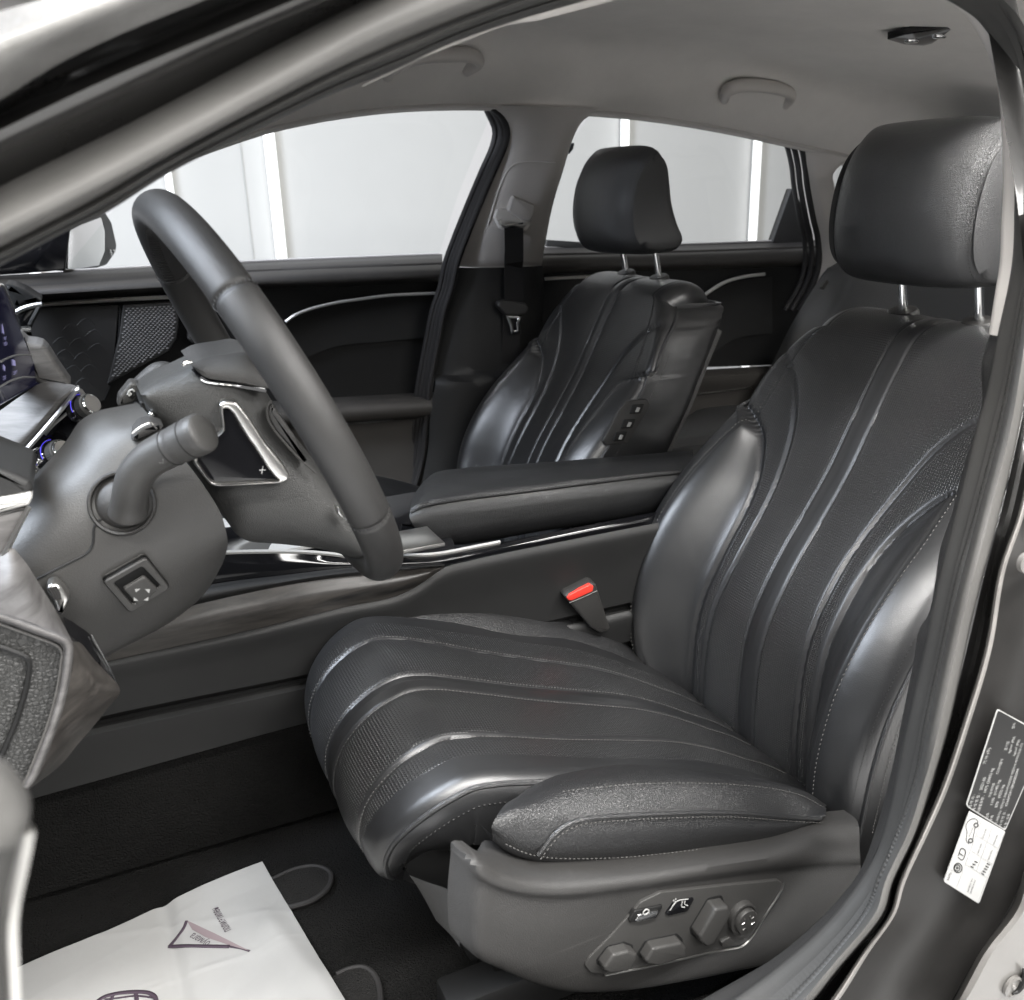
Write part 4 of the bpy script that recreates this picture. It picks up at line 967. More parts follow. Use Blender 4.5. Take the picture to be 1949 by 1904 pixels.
# inner trim beside the seal, from roof to sill
W0 = [(1885, 636), (1869, 697), (1871, 743), (1865.9, 792.5), (1854, 827), (1827, 916.6), (1812, 979), (1791.5, 1038.6), (1767.6, 1169.6), (1751, 1196), (1738, 1264.8), (1723, 1339), (1714, 1385), (1697, 1468), (1672.2, 1562.7), (1640.2, 1651.5), (1611.8, 1694), (1540.7, 1768.7), (1469.7, 1825.6), (1363, 1888.5), (1280, 1935)]
W0 = sill(W0)
W1b = [(1903, 636), (1890, 697), (1880, 743), (1870, 792.5), (1860, 827), (1838, 916.6), (1822, 979), (1806, 1038.6), (1778, 1169.6), (1768, 1210), (1755, 1264.8), (1740, 1339), (1728, 1390), (1706, 1490), (1680, 1590), (1648, 1662), (1618, 1709), (1562, 1772), (1485, 1840), (1400, 1902), (1320, 1958)]
W1b = sill(W1b)
a = cr(L(W0, lambda z: yn(z) + .035), 160); b = cr(L(W1b, lambda z: yn(z) + .004), 160)
rows = [[p + (p - CAM_POS).normalized() * .05 + V((0, 0, -.004)) for p in a], [p + (p - CAM_POS).normalized() * .008 for p in a], a, [p.lerp(q, .5) + V((0, -.006, 0)) for p, q in zip(a, b)], b]
v, f = grid([cr([r[i] for r in rows], 16) for i in range(160)]); MB().add(v, f).build('sill_trim', M['plastic'], car, angle=60)
# pale lining edge along roof and pillar
T0 = [(1700, -45), (1770, -16), (1803.7, 2), (1839, 29), (1871, 78), (1896, 142), (1906.7, 213), (1911, 284), (1912, 355), (1908.5, 426), (1905, 503.5), (1896, 560), (1884, 637)]
T1 = [(1720, -60), (1790, -28), (1826, -2), (1862, 30), (1898, 88), (1917, 150), (1926, 215), (1933, 284), (1934, 370), (1932, 440), (1927, 503.5), (1917, 565), (1902, 641)]
a = cr(L(T0, lambda z: yn(z) + .018), 90); b = cr(L(T1, lambda z: yn(z) + .004), 90)
rows = [[p + (p - CAM_POS).normalized() * .03 for p in a], a, [p.lerp(q, .5) + V((0, -.005, 0)) for p, q in zip(a, b)], b]
v, f = grid([cr([r[i] for r in rows], 9) for i in range(90)]); MB().add(v, f).build('pillar_lining_edge', M['pillar'], car, angle=60)
b0 = [(690, 163), (760, 130), (850, 87), (960, 47), (1100, 6), (1200, -21), (1350, -54)]
b1 = [(690, 165), (752, 136), (800, 112), (850, 92), (900, 72), (960, 50), (985, 45), (1020, 40), (1056, 31), (1110, 17), (1165, 2), (1260, -22), (1380, -46)]
a = cr(L(b1, lambda z: yn(z) + .010), 90); b = cr(L(b0, lambda z: yn(z) + .003), 90)
rows = [[p + (p - CAM_POS).normalized() * .03 for p in a], a, b]
v, f = grid([[r[i] for r in rows] for i in range(90)]); MB().add(v, f).build('roof_lining_edge', M['pillar'], car, angle=60)
# ---- windscreen pillar and roof rail, outside of the seal
A = {1: A1[:-3],
 2: [(-60, 470), (0, 440), (240, 320), (505, 172), (690, 70), (850, 2), (960, -38), (1200, -110)],
 3: [(-60, 436), (0, 405), (130, 340), (300, 247), (505, 140), (690, 38), (780, -5), (960, -75), (1200, -150)],
 4: [(-60, 388), (0, 355), (250, 233), (505, 98), (690, 2), (860, -80), (1200, -200)],
 5: [(-60, 340), (0, 310), (250, 190), (505, 63), (640, 0), (820, -80), (1150, -200)],
 6: [(-60, 310), (0, 280), (200, 185), (420, 85), (610, 3), (820, -90), (1100, -200)],
 7: [(-60, 278), (0, 248), (200, 153), (420, 60), (560, 0), (760, -85), (1050, -200)],
 8: [(-60, 246), (0, 215), (160, 135), (400, 26), (460, 0), (700, -100), (950, -200)],
 9: [(-60, 222), (0, 190), (120, 117), (260, 52), (390, 0), (600, -85), (900, -200)],
 10: [(-60, 206), (0, 172), (120, 98), (250, 40), (345, 0), (560, -88), (860, -200)],
 11: [(-60, 134), (0, 100), (170, 25), (230, 0), (420, -84), (700, -200)],
 12: [(-60, 44), (0, 22), (75, 0), (250, -55), (560, -150)]}
A = {k: (l if k == 1 else ahead(l)) for k, l in A.items()}
off = {1: -.030, 2: -.052, 3: -.050, 4: -.026, 5: -.046, 6: -.066, 7: -.072, 8: -.058, 9: -.094, 10: -.100, 11: -.112, 12: -.105}
def bandof(ids, name, mt, sub=5, n=70):
    v, f = loft([L(A[i], yo(off[i])) for i in ids], n, sub); return MB().add(v, f).build(name, M[mt], car, angle=60)
bandof((1, 2, 3, 4), 'roof_rail_seal', 'seal_grey'); bandof((4, 5, 6, 7), 'roof_rail_channel', 'paint'); bandof((7, 8, 9), 'roof_rail_flange', 'paint'); bandof((9, 10, 11, 12), 'windscreen_pillar', 'paint_reflect')
# ---- outer side of the near middle pillar
W2b = [(x + 2, y + 2) for x, y in W2r[4:]]
W3a = [(1975, 400), (1985, 512), (1966, 654), (1940, 818), (1919, 907.7), (1889.6, 1026.7), (1851, 1175.5), (1806, 1385), (1775, 1491.6), (1743, 1591), (1700.6, 1680), (1683, 1740), (1594, 1847), (1552, 1900), (1490, 1965)]
W2c = [(1968, 400), (1957, 512), (1935, 654), (1902, 818), (1878, 907.7), (1846, 1026.7), (1808, 1175.5), (1762, 1385), (1742, 1491.6), (1708, 1591), (1672, 1680), (1652, 1733), (1580, 1826), (1515, 1897), (1450, 1962)]
W2m = [(x * .5 + a_ * .5, y * .5 + b_ * .5) for (x, y), (a_, b_) in zip(W2c, W3a)]
v, f = loft([L(W2c, yo(-.020)), L([(x * .8 + a_ * .2, y * .8 + b_ * .2) for (x, y), (a_, b_) in zip(W2c, W3a)], yo(-.050)), L(W2m, yo(-.062)), L([(x * .2 + a_ * .8, y * .2 + b_ * .8) for (x, y), (a_, b_) in zip(W2c, W3a)], yo(-.052)), L(W3a, yo(-.030))], 120, 5); MB().add(v, f).build('pillar_seal', M['seal_grey'], car, angle=70)
S0 = [(2010, 654), (1960, 880), (1937, 982), (1901.6, 1086), (1874.8, 1235), (1830, 1385), (1789.5, 1502), (1754, 1584), (1711, 1680), (1693.5, 1740), (1640, 1815), (1590.5, 1890), (1530, 1970)]
S0b = [(x + d, y) for (x, y), d in zip(S0, (12, 12, 12, 12, 13, 14, 15, 14, 12, 11, 13, 16, 18))]
S00 = [(1975, 654), (1935, 845), (1906, 975), (1876, 1086), (1843, 1225), (1800, 1400), (1772, 1505), (1738, 1598), (1700, 1682), (1684, 1742), (1610, 1832), (1566, 1890), (1500, 1970)]
ex = [(2120, 700), (2100, 900), (2080, 1000), (2060, 1100), (2040, 1250), (2005, 1400), (1985, 1510), (1965, 1610), (1935, 1700), (1905, 1755), (1870, 1806), (1826, 1880), (1770, 1970)]
v, f = loft([L(S00, yo(-.030)), L([(x * .5 + a_ * .5, y * .5 + b_ * .5) for (x, y), (a_, b_) in zip(S00, S0)], yo(-.026)), L(S0, yo(-.045))], 100, 3); MB().add(v, f).build('pillar_channel', M['paint'], car)
v, f = loft([L(S0, yo(-.045)), L([(x * .5 + a_ * .5, y) for (x, y), (a_, b_) in zip(S0, S0b)], yo(-.053)), L(S0b, yo(-.050))], 100, 5); MB().add(v, f).build('pillar_bead', M['sealer'], car)
PP = lambda z: -.445 + .07 * sm(.40, 1.0, z)
mid1 = [(x * .7 + a_ * .3, y * .7 + b_ * .3) for (x, y), (a_, b_) in zip(S0b, ex)]; mid2 = [(x * .3 + a_ * .7, y * .3 + b_ * .7) for (x, y), (a_, b_) in zip(S0b, ex)]
v, f = loft([L(S0b, yo(-.050)), L(mid1, PP), L(mid2, PP), L(ex, lambda z: PP(z) - .012)], 100, 5); pil = MB().add(v, f).build('middle_pillar_outer', M['paint_dusty'], car)
v, f = disc(PY(-.446).hit(1953, 1072), (0, -1, 0), [(.008, -.002), (.008, .002), (.004, .003)], 20, 1.2); MB().add(v, f).build('pillar_bolt', M['paint_lit'], pil)
# rear door edge, reflected light painted in as a pale tone
e0 = [(2200, 1180), (2075, 1430), (1999, 1560), (1949, 1650), (1924.5, 1728), (1862, 1812), (1827, 1880), (1780, 1975)]
e1 = [(2215, 1180), (2090, 1430), (2012, 1560), (1962, 1650), (1937, 1730), (1875, 1812), (1838, 1880), (1790, 1975)]
e2 = [(2300, 1300), (2200, 1500), (2120, 1600), (2070, 1700), (2050, 1780), (2000, 1850), (1960, 1930), (1900, 2000)]
v, f = loft([L(e0, -.452), L(e1, -.470), L([(x + 5, y) for x, y in e1], -.474), L([((x + a_) / 2, (y + b_) / 2) for (x, y), (a_, b_) in zip(e1, e2)], -.478), L(e2, -.480)], 60, 4)
sd = thing('side_sill', 'body edge coloured pale for reflected light with a dark crescent mark, below the pillar stickers', 'body sill', (-.3, -.47, .1)); MB().add(v, f).build('sill_panel', M['paint_lit'], sd)
PS2 = PY(-.4805)
v, f = disc(PS2.hit(1928, 1878), (0, -1, 0), [(.011, -.002), (.011, .001), (.009, .002), (.0085, .0005), (.003, .0005), (.002, .002)], 28, u=(1, 0, 0)); MB().add(v, f).build('sill_plug', M['paint_lit'], sd)
v, f = tube([PS2.hit(*q) + V((0, -.0015, 0)) for q in K(1256.5, 1385, .3553)((1936, 1285), (1945, 1315), (1932, 1365), (1905, 1408), (1880, 1420))], .0026, 30, 8, taper=lambda t: .3 + sin(pi * t)); MB().add(v, f).build('crescent_mark', M['black_print'], sd)

# ================================================================== pillar stickers
PL1 = P3((1897, 1349, -.4525), (1841, 1531, -.4520), (1975, 1400, -.4565))
def quadmap(P, a, b, c):
    """origin a, x axis towards b, y axis towards c (picture points)"""
    A, B, C_ = P.hit(*a), P.hit(*b), P.hit(*c); x = (B - A); y = (C_ - A); return A, x, y
st1 = thing('data_sticker', 'black data sticker with white Korean print, upper of two on the near pillar', 'sticker', tuple(PL1.hit(1900, 1470)))
bl = [(1897.6, 1349), (1838.5, 1531), (1842, 1537), (1912.7, 1581), (1990, 1402), (1984, 1396)]
v, f = plate(bl, PL1, .0006, .0002, .002, .0005); MB().add(v, f).build('sticker_border', M['white'], st1, angle=30)
bl2 = [(1898.6, 1351.2), (1840.6, 1530.5), (1843.4, 1535.5), (1911.9, 1578), (1987.5, 1403), (1982.5, 1398)]
v, f = plate(bl2, PL1, .0006, .0001, .002, .0007); MB().add(v, f).build('sticker_sheet', M['black_print'], st1, angle=30)
xd = PL1.hit(1885, 1400) - PL1.hit(1845, 1528); yd = PL1.hit(1841, 1531) - PL1.hit(1908, 1576)
def kS(u, v): return (1760.1 + .21486 * u, 1322 + .21486 * v)
def put(body, u, v, size, mt, parent, P, lift=.0008, xs=1.0, align='LEFT', bold=0): return text(body, size, P.hit(*kS(u, v)) + P.n * (lift + .0001), xd, yd, M[mt], 'print', parent, align, 0, xs, bold)
SZ = .0040
for body, u, v_, s in (('제 작 자 :', 402, 1000, 1), ('기 아 (주)', 532, 612, 1.15), ('제 작 연 월 :', 436, 1025, 1), ('2021.05', 500, 842, 1.15), ('차량총중량 :', 474, 1046, 1), ('1975 (2065) kg', 535, 868, 1.15), ('허용축하중', 575, 905, .9), ('전축', 548, 1098, 1), ('1105  (1140) kg', 592, 978, 1.15), ('타이어형식', 645, 700, .95), ('공기압', 716, 492, .95), ('형식', 782, 300, .9), ('후축', 586, 1118, 1), ('870   (925) kg', 634, 995, 1.15), ('kg/cm² (PSI)', 748, 515, .95), ('이 자동차는 대한민국 자동차관리법령에 적합하게 제작되었습니다', 632, 1146, .86), ('kg/cm² (PSI)', 790, 540, .95), ('차 대 번 호 :', 668, 1165, .95), ('KNAM2411BNA002044', 722, 985, 1.1), ('차 종 : 승용', 706, 1185, .95)):
    put(body, u, v_, SZ * s, 'white', st1, PL1, xs=.86, bold=.0)
st2 = thing('tyre_sticker', 'white tyre pressure sticker with small car drawing, lower of two on the near pillar', 'sticker', tuple(PL1.hit(1850, 1620)))
wq = [kS(395, 1033), kS(385, 1050), kS(168, 1640), kS(172, 1660), kS(470, 1848), kS(482, 1838), kS(710, 1215), kS(700, 1205)]
PL2 = P3((1845, 1544, -.4520), (1798, 1675, -.4510), (1912, 1582, -.4560))
v, f = plate(wq, PL2, .0006, .0002, .003, .0006); MB().add(v, f).build('sticker_sheet', M['white'], st2, angle=30)
xd = PL2.hit(*kS(395, 1040)) - PL2.hit(*kS(172, 1640)); yd = PL2.hit(*kS(172, 1640)) - PL2.hit(*kS(470, 1840))
mb = MB()
def pline(pts, r=.00022, mt='grey_print', n=None, closed=False): v, f = tube([PL2.hit(*kS(*q)) + PL2.n * .0008 for q in pts], r, n or max(4, len(pts) * 5), 5, closed); mb.add(v, f)
pline([(500, 1105), (280, 1700)]); pline([(595, 1165), (455, 1555)]); pline([(362, 1500), (548, 1618)]); pline([(410, 1380), (595, 1500)]); pline([(458, 1245), (648, 1360)]); pline([(700, 1225), (470, 1835)], .0002); pline([(240, 1552), (205, 1650)]); pline([(195, 1530), (240, 1552)])
stuff(mb.build('sticker_grid', M['grey_print'], st2)); mb = MB()
pline([(383, 1315), (362, 1290), (368, 1215), (360, 1150), (395, 1105), (440, 1098), (465, 1120), (462, 1140)], .00028, n=40); pline([(418, 1285), (440, 1175)], .00028)
for c in ((400, 1290), (448, 1153)): pline([(c[0] + 18 * cos(a * pi / 6), c[1] + 18 * sin(a * pi / 6)) for a in range(12)], .0005, n=24, closed=True)
for c, s in (((288, 1532), 36), ((282, 1532), 24), ((282, 1532), 8)): pline([(c[0] + s * cos(a * pi / 6), c[1] + s * 1.15 * sin(a * pi / 6)) for a in range(12)], .00045, n=30, closed=True)
pline([(290, 1425), (318, 1360), (355, 1385), (328, 1462), (290, 1440)], .0004, n=30); pline([(300, 1400), (335, 1425)], .0004)
for k in range(3): pline([(400 + k * 18, 1518 - k * 22), (424 + k * 18, 1528 - k * 22)], .0005)
for k in range(5): pline([(494 + k * 13, 1580 - k * 22), (518 + k * 13, 1594 - k * 22)], .0005)
stuff(mb.build('sticker_drawing', M['black_print'], st2))
for body, u, v_, s in (('N10', 210, 1640, .0048), ('225/55R17 97V', 378, 1748, .0026), ('245/45R18 96V', 402, 1762, .0026), ('240(2.4/35)', 468, 1408, .0026), ('240(2.4/35)', 510, 1275, .0026), ('240(2.4/35)', 562, 1465, .0026), ('240(2.4/35)', 608, 1330, .0026), ('kPa(bar/psi)', 392, 1255, .0022), ('i', 322, 1420, .004)):
    put(body, u, v_, s, 'black_print', st2, PL2, xs=.9, bold=.0)
# ================================================================== steering wheel
wc = V((-.8136, -.006, .660)); wth, wph, WR = .418, .0572, .1930
wa = V((-sin(wph), cos(wph), 0)); wb = V((-sin(wth) * cos(wph), -sin(wth) * sin(wph), cos(wth))); wn = wa.cross(wb)
if wn.x < 0: wn = -wn            # towards the driver
sw = thing('steering_wheel', 'black leather steering wheel with silver trimmed control pod on its hub', 'steering wheel', tuple(wc))
def rimpt(t, ps, r=0.0):
    rad = wa * cos(t) + wb * sin(t)
    return wc + rad * (WR + (.0160 + r) * cos(ps)) + wn * ((.0185 + r) * sin(ps))
NT, NP = 880, 28
seams = [radians(a) for a in (140, 204, -24, 40)]
rows = []
for i in range(NT):
    t = 2 * pi * i / NT; row = []
    gr = min(abs((t - s + pi) % (2 * pi) - pi) for s in seams) * WR
    for j in range(NP):
        ps = 2 * pi * j / NP; row.append(rimpt(t, ps, -.0022 * math.exp(-(gr / .0022) ** 2)))
    rows.append(row)
v, f = grid(rows, True, True); rim = MB().add(v, f).build('rim', M['wheel_leather'], sw, angle=70)
st = MB()
for s in seams:
    for d in (-.010, .010):
        path = [rimpt(s + d, 2 * pi * k / 60, .0) for k in range(61)]
        for k in range(0, 60, 3):
            pass
    a = stitches([rimpt(s + .0095, 2 * pi * k / 60) for k in range(61)], wb, ln=.0022, gap=.0016, r=.0005); 
    for k in range(0, 60, 2):
        p, q = rimpt(s - .006, 2 * pi * k / 60, .0004), rimpt(s + .006, 2 * pi * k / 60, .0004); v, f = tube([p, (p + q) / 2 + (p - wc).normalized() * .0002, q], .0004, 3, 5); st.add(v, f)
stuff(st.build('rim_stitching', M['thread_dark'], rim, angle=0))
# lacing on the inner side of the far half of the rim
st = MB()
for k in range(70):
    t = radians(40 + 100 * k / 69)
    p = [rimpt(t + d, ps, .0006) for d, ps in ((0, radians(198)), (.012, radians(214)), (.004, radians(228)))]
    v, f = tube(p, .0005, 5, 5); st.add(v, f)
stuff(st.build('rim_lacing', M['thread_dark'], rim, angle=0))
# hub
up_ = [(266, 747), (283, 732), (310, 717), (341, 704), (366, 692), (400, 680), (464, 674), (505, 745), (560, 830), (640, 930), (692, 1000), (704, 1060)]
lo_ = [(272, 760), (283, 790), (310, 822), (345, 868), (372, 905), (395, 944), (431, 991), (462, 1026), (547, 1037), (625, 1048), (670, 1061), (698, 1068)]
U0 = cr([V((*q, 0)) for q in up_], 60); L0 = cr([V((*q, 0)) for q in lo_], 60)
def mixl(t, y): return [PY(y - .0 * i).hit(a.x * (1 - t) + b.x * t, a.y * (1 - t) + b.y * t) for i, (a, b) in enumerate(zip(U0, L0))]
rows = [[p + V((0, .07, -.004)) for p in mixl(0, -.030)], mixl(0, -.030), mixl(.06, -.043), mixl(.25, -.056), mixl(.5, -.060), mixl(.78, -.056), mixl(.95, -.042), mixl(1, -.030), [p + V((0, .07, .006)) for p in mixl(1, -.030)]]
v, f = grid([cr([r[i] for r in rows], 40) for i in range(60)])
end_ = [V(v[k]) for k in range(40)]
hb = MB().add(v, f).build('hub_cover', M['plastic_grain'], sw, angle=60)
c_ = sum(end_, V((0, 0, 0))) / 40; MB().add(end_ + [c_], [(k, k + 1, 40) for k in range(39)]).build('hub_back', M['dark'], sw)
t_ = cr([V((*q, 0)) for q in ((362, 693), (385, 681), (430, 672.5), (474, 669), (508, 700))], 40); b_ = cr([V((*q, 0)) for q in ((367, 698), (378, 709), (396, 720), (440, 727), (512, 740))], 40)
def padl(t, y): return [PY(y).hit(a.x * (1 - t) + b.x * t, a.y * (1 - t) + b.y * t) for a, b in zip(t_, b_)]
rows = [[p + V((0, .08, .0)) for p in padl(0, -.030)], padl(0, -.032), padl(.08, -.046), padl(.45, -.060), padl(.88, -.066), padl(1, -.064), [p + V((0, .03, .0)) for p in padl(1, -.062)]]
v, f = grid([cr([r[i] for r in rows], 30) for i in range(40)]); MB().add(v, f).build('horn_pad', M['plastic'], sw, angle=60)
sline([(368, 700), (378, 712), (396, 725), (440, 731), (506, 742)], -.0575, .0028, 'pad_gap', M['gloss'], sw, 40)
sline(kE((675, 475), (720, 500), (790, 512), (1000, 535), (1300, 568)), -.0590, .0011, 'chrome_line', M['chrome'], sw, 40)
v, f = tube(L(kE((490, 340), (520, 318), (585, 315)), -.05), .0022, 16, 8); MB().add(v, f).build('chrome_end', M['chrome'], sw)
PBZ = P3((420, 770, -.067), (549, 905, -.072), (400, 915, -.067))
bo = kE((858, 712), (872, 695), (910, 680), (960, 682), (1012, 690), (1060, 738), (1130, 830), (1220, 965), (1300, 1090), (1400, 1210), (1480, 1310), (1538, 1405), (1540, 1432), (1520, 1450), (1472, 1476), (1420, 1488), (1150, 1506), (850, 1520), (800, 1514), (760, 1495), (720, 1452), (660, 1370), (595, 1288), (590, 1240), (700, 1100), (850, 1010), (892, 970), (885, 900), (868, 800))
bi = kE((890, 765), (900, 756), (920, 752), (950, 764), (985, 800), (1010, 840), (1060, 930), (1130, 1040), (1190, 1120), (1250, 1215), (1330, 1340), (1400, 1425), (1440, 1452), (1435, 1462), (1400, 1466), (1330, 1470), (1150, 1480), (870, 1492), (815, 1486), (780, 1470), (745, 1434), (690, 1355), (640, 1282), (640, 1240), (730, 1115), (862, 1020), (905, 975), (903, 900), (892, 810))
v, f = ringplate(bo, bi, PBZ, .014, .0022, .006, 140); MB().add(v, f).build('control_bezel', M['satin'], sw, angle=40)
v, f = plate(bi, PBZ, .010, .001, 0, .0015); cp = MB().add(v, f).build('control_panel', M['gloss'], sw)
q = PBZ.hit(*kE((1275, 1365))[0]) + PBZ.n * .0019
u_ = (PBZ.hit(500, 850) - PBZ.hit(480, 850)).normalized(); w_ = PBZ.n.cross(u_)
mb = MB(); v, f = tube([q - u_ * .0028, q + u_ * .0028], .0004, 4, 5); mb.add(v, f); v, f = tube([q - w_ * .0034 - u_ * .0005, q + w_ * .0034 + u_ * .0005], .0004, 4, 5); mb.add(v, f)
stuff(mb.build('plus_mark', M['grey_print'], cp))
# cover seam on the spoke
sline(kE((1365, 690), (1330, 740), (1325, 800), (1340, 885), (1400, 985), (1500, 1105), (1600, 1215), (1700, 1310), (1790, 1390)), -.0615, .0012, 'spoke_seam', M['thread_dark'], sw, 60)
v, f = plate(kE((1372, 712), (1338, 760), (1330, 800), (1348, 880), (1410, 980), (1600, 1200), (1730, 1330), (1600, 1040)), PY(-.0595), .01, .003, .002, .003); MB().add(v, f).build('spoke_cover', M['wheel_leather'], sw)
v, f = plate(kG((1262, 85), (1275, 80), (1345, 185), (1320, 178), (1275, 140)), PY(-.075), .01, .002, .002, .0); MB().add(v, f).build('spoke_tip', M['satin'], sw)

# ================================================================== steering column
co = thing('steering_column', 'grey black steering column shroud with stalk and square adjuster switch', 'steering column', (-.95, 0, .5))
T = [
 L([(-40, 1020), (0, 960), (57, 913), (124, 842), (153, 801), (185, 783), (220, 775), (262, 767)], -.010),
 L([(-40, 1035), (5, 985), (66, 930), (135, 862), (165, 822), (200, 800), (235, 790), (274, 779)], -.040),
 L([(-40, 1050), (15, 1010), (80, 958), (155, 900), (195, 862), (230, 836), (262, 822), (300, 812)], -.070),
 L([(-30, 1075), (30, 1045), (100, 1002), (175, 958), (225, 925), (270, 898), (310, 878), (345, 868)], -.088),
 L([(-10, 1105), (55, 1085), (125, 1052), (205, 1018), (260, 985), (310, 958), (350, 936), (386, 922)], -.096),
 L([(30, 1150), (90, 1130), (160, 1102), (235, 1068), (290, 1040), (340, 1015), (385, 992), (420, 978)], -.095),
 L([(80, 1200), (140, 1178), (205, 1148), (270, 1115), (325, 1085), (368, 1060), (405, 1042), (433, 1028)], -.086),
 L([(140, 1235), (180, 1212), (235, 1182), (290, 1152), (340, 1122), (378, 1096), (408, 1072), (431, 1050)], -.070),
 L([(190, 1252), (205, 1244), (249, 1221), (305, 1190), (345, 1163), (378, 1136), (402, 1108), (424, 1072)], -.040),
 L([(195, 1252), (215, 1238), (249, 1221), (320, 1186), (350, 1164), (375, 1144), (400, 1112), (417, 1082)], .03)]
rows = [cr(l, 80) for l in T]; cols = [cr([r[i] for r in rows], 70) for i in range(80)]
# split line between the upper and lower shells, recessed
sp = L([(60, 1106), (73, 1100), (120, 1077), (163, 1055), (174, 1044), (178, 1028), (178, 1010), (184, 996), (200, 983), (260, 930), (330, 890), (350, 868)], -.094)
spd = cr(sp, 160)
rows = cols
v, f = grid(rows)
for i, p in enumerate(v):
    d = min((p - q).length for q in spd[::2]) if -.11 < p.y < -.05 else 1
    if d < .004: v[i] = p + V((0, .0012 * (1 - d / .004), 0))
# end return towards the wheel
end = [c for c in cols[-1]]; axis = (V((-.95, 0, .58)) - wc).normalized()
MB().add(v, f).build('column_shroud', M['plastic_fine'], co, angle=70)
inner = [p.lerp(V((end[0].x, .02, p.z)), .5) + axis * .004 for p in end]; v, f = grid([end, [p + V((.0, .006, 0)) + axis * .001 for p in end], inner]); MB().add(v, f).build('shroud_end', M['dark'], co)
sl = cr(L([(66, 1104), (73, 1100), (120, 1077), (163, 1055), (174, 1044), (178, 1028), (178, 1010), (184, 996), (196, 984)], -.0945), 60)
from mathutils.bvhtree import BVHTree
def drop(px, body_v, body_f):
    t = BVHTree.FromPolygons([tuple(p) for p in body_v], body_f); out = []
    for q in px:
        h_ = t.ray_cast(CAM_POS, ray(*q).normalized()); out.append((h_[0], h_[1]) if h_[0] else (None, None))
    return out
cv, cf = grid(cols)
def on_shroud(px): return [h for h, n in drop(px, cv, cf) if h]
sl = cr(on_shroud([(70, 1102), (100, 1087), (130, 1072), (163, 1055), (172, 1046), (177, 1034), (178, 1020), (178, 1010), (182, 998), (190, 990), (198, 983)]), 60)
v, f = tube(sl, .0011, 60, 6); MB().add(v, f).build('shroud_joint', M['dark'], co)
# stalk
hn = drop([(233, 958), (250, 940), (220, 980)], cv, cf)
bc, bn = hn[0]; bn = bn if bn.dot(CAM_POS - bc) > 0 else -bn
v, f = disc(bc, bn, [(.0275, -.008), (.0275, .0015), (.0262, .0035), (.0245, .0030), (.0235, -.004), (.0225, -.012)], 44, u=V((1, 0, .3))); MB().add(v, f).build('stalk_socket', M['plastic'], co, angle=40)
v, f = disc(bc - bn * .006, bn, [(.0225 * cos(a), .0225 * .75 * sin(a)) for a in [i * pi / 2 / 9 for i in range(10)]], 40); MB().add(v, f).build('stalk_ball', M['plastic'], co, angle=60)
pth = L([(243, 975, -.100), (249, 935, -.112), (260, 903, -.120), (284, 876, -.128), (318, 856, -.138), (352, 840, -.149), (386, 824, -.160)])
n = 60; path = cr(pth, n); t_, n_, b_ = frames(path, up=(0, -.6, 1))
def srad(q): return interp([(0, .0150), (.12, .0135), (.3, .0140), (.5, .0142), (.74, .0148), (.76, .0143), (.78, .0150), (.90, .0158), (.97, .0160), (1, .0150)], q)
rows = [[p + n_[i] * (srad(i / (n - 1)) * 1.05 * cos(a)) + b_[i] * (srad(i / (n - 1)) * sin(a)) for a in [2 * pi * k / 30 for k in range(30)]] for i, p in enumerate(path)]
v, f = grid(rows, True); f.append(tuple(range(30))); stalk = MB().add(v, f).build('stalk', M['plastic_fine'], co, angle=40)
e = path[-1]; ax = t_[-1]
v, f = disc(e - ax * .0015, ax, [(.0152, -.003), (.0156, .0005), (.0150, .0025), (.0135, .0034), (.006, .0040), (.0005, .0042)], 36, 1.05, u=b_[-1]); MB().add(v, f).build('stalk_cap', M['plastic_fine'], stalk, angle=60)
for k_ in (43, 53):
    ring = [path[k_] + n_[k_] * (srad(k_ / 59) * 1.05 * cos(a)) + b_[k_] * (srad(k_ / 59) * sin(a)) for a in [2 * pi * k / 30 for k in range(30)]]
    v, f = tube(ring, .0006, 60, 6, True); MB().add(v, f).build('stalk_groove', M['dark'], stalk)
mb = MB(); q = path[40] - b_[40] * .0144 * (1 if (b_[40]).y > 0 else -1)
v, f = tube([q + t_[40] * -.002 + n_[40] * .002, q, q + t_[40] * .003 + n_[40] * .003], .0003, 8, 5); mb.add(v, f); stuff(mb.build('stalk_mark', M['grey_print'], stalk))
# gusset behind the stalk
v, f = plate(kE((-20, 1110), (20, 985), (90, 930), (185, 905), (235, 918), (330, 945), (250, 985), (150, 1040)), PY(-.085), .03, .004, .003, 0); MB().add(v, f).build('stalk_gusset', M['plastic'], co)
sline(kE((0, 1010), (40, 975), (100, 935), (185, 910), (240, 968)), -.090, .0007, 'gusset_edge', M['satin'], co, 30)
# chrome blocks between column and hub
for a in (((145, 795), (205, 790), (225, 840), (180, 850)), ((195, 880), (245, 850), (262, 890), (215, 905))):
    v, f = plate(kE(*a), PY(-.052), .012, .002, .002, .004); MB().add(v, f).build('clockspring_clip', M['chrome'], co)
v, f = plate(kE((60, 690), (150, 700), (270, 880), (330, 1010), (200, 960), (100, 800)), PY(-.035), .05, .003, .003, .0); MB().add(v, f).build('column_gap_ring', M['dark'], co)
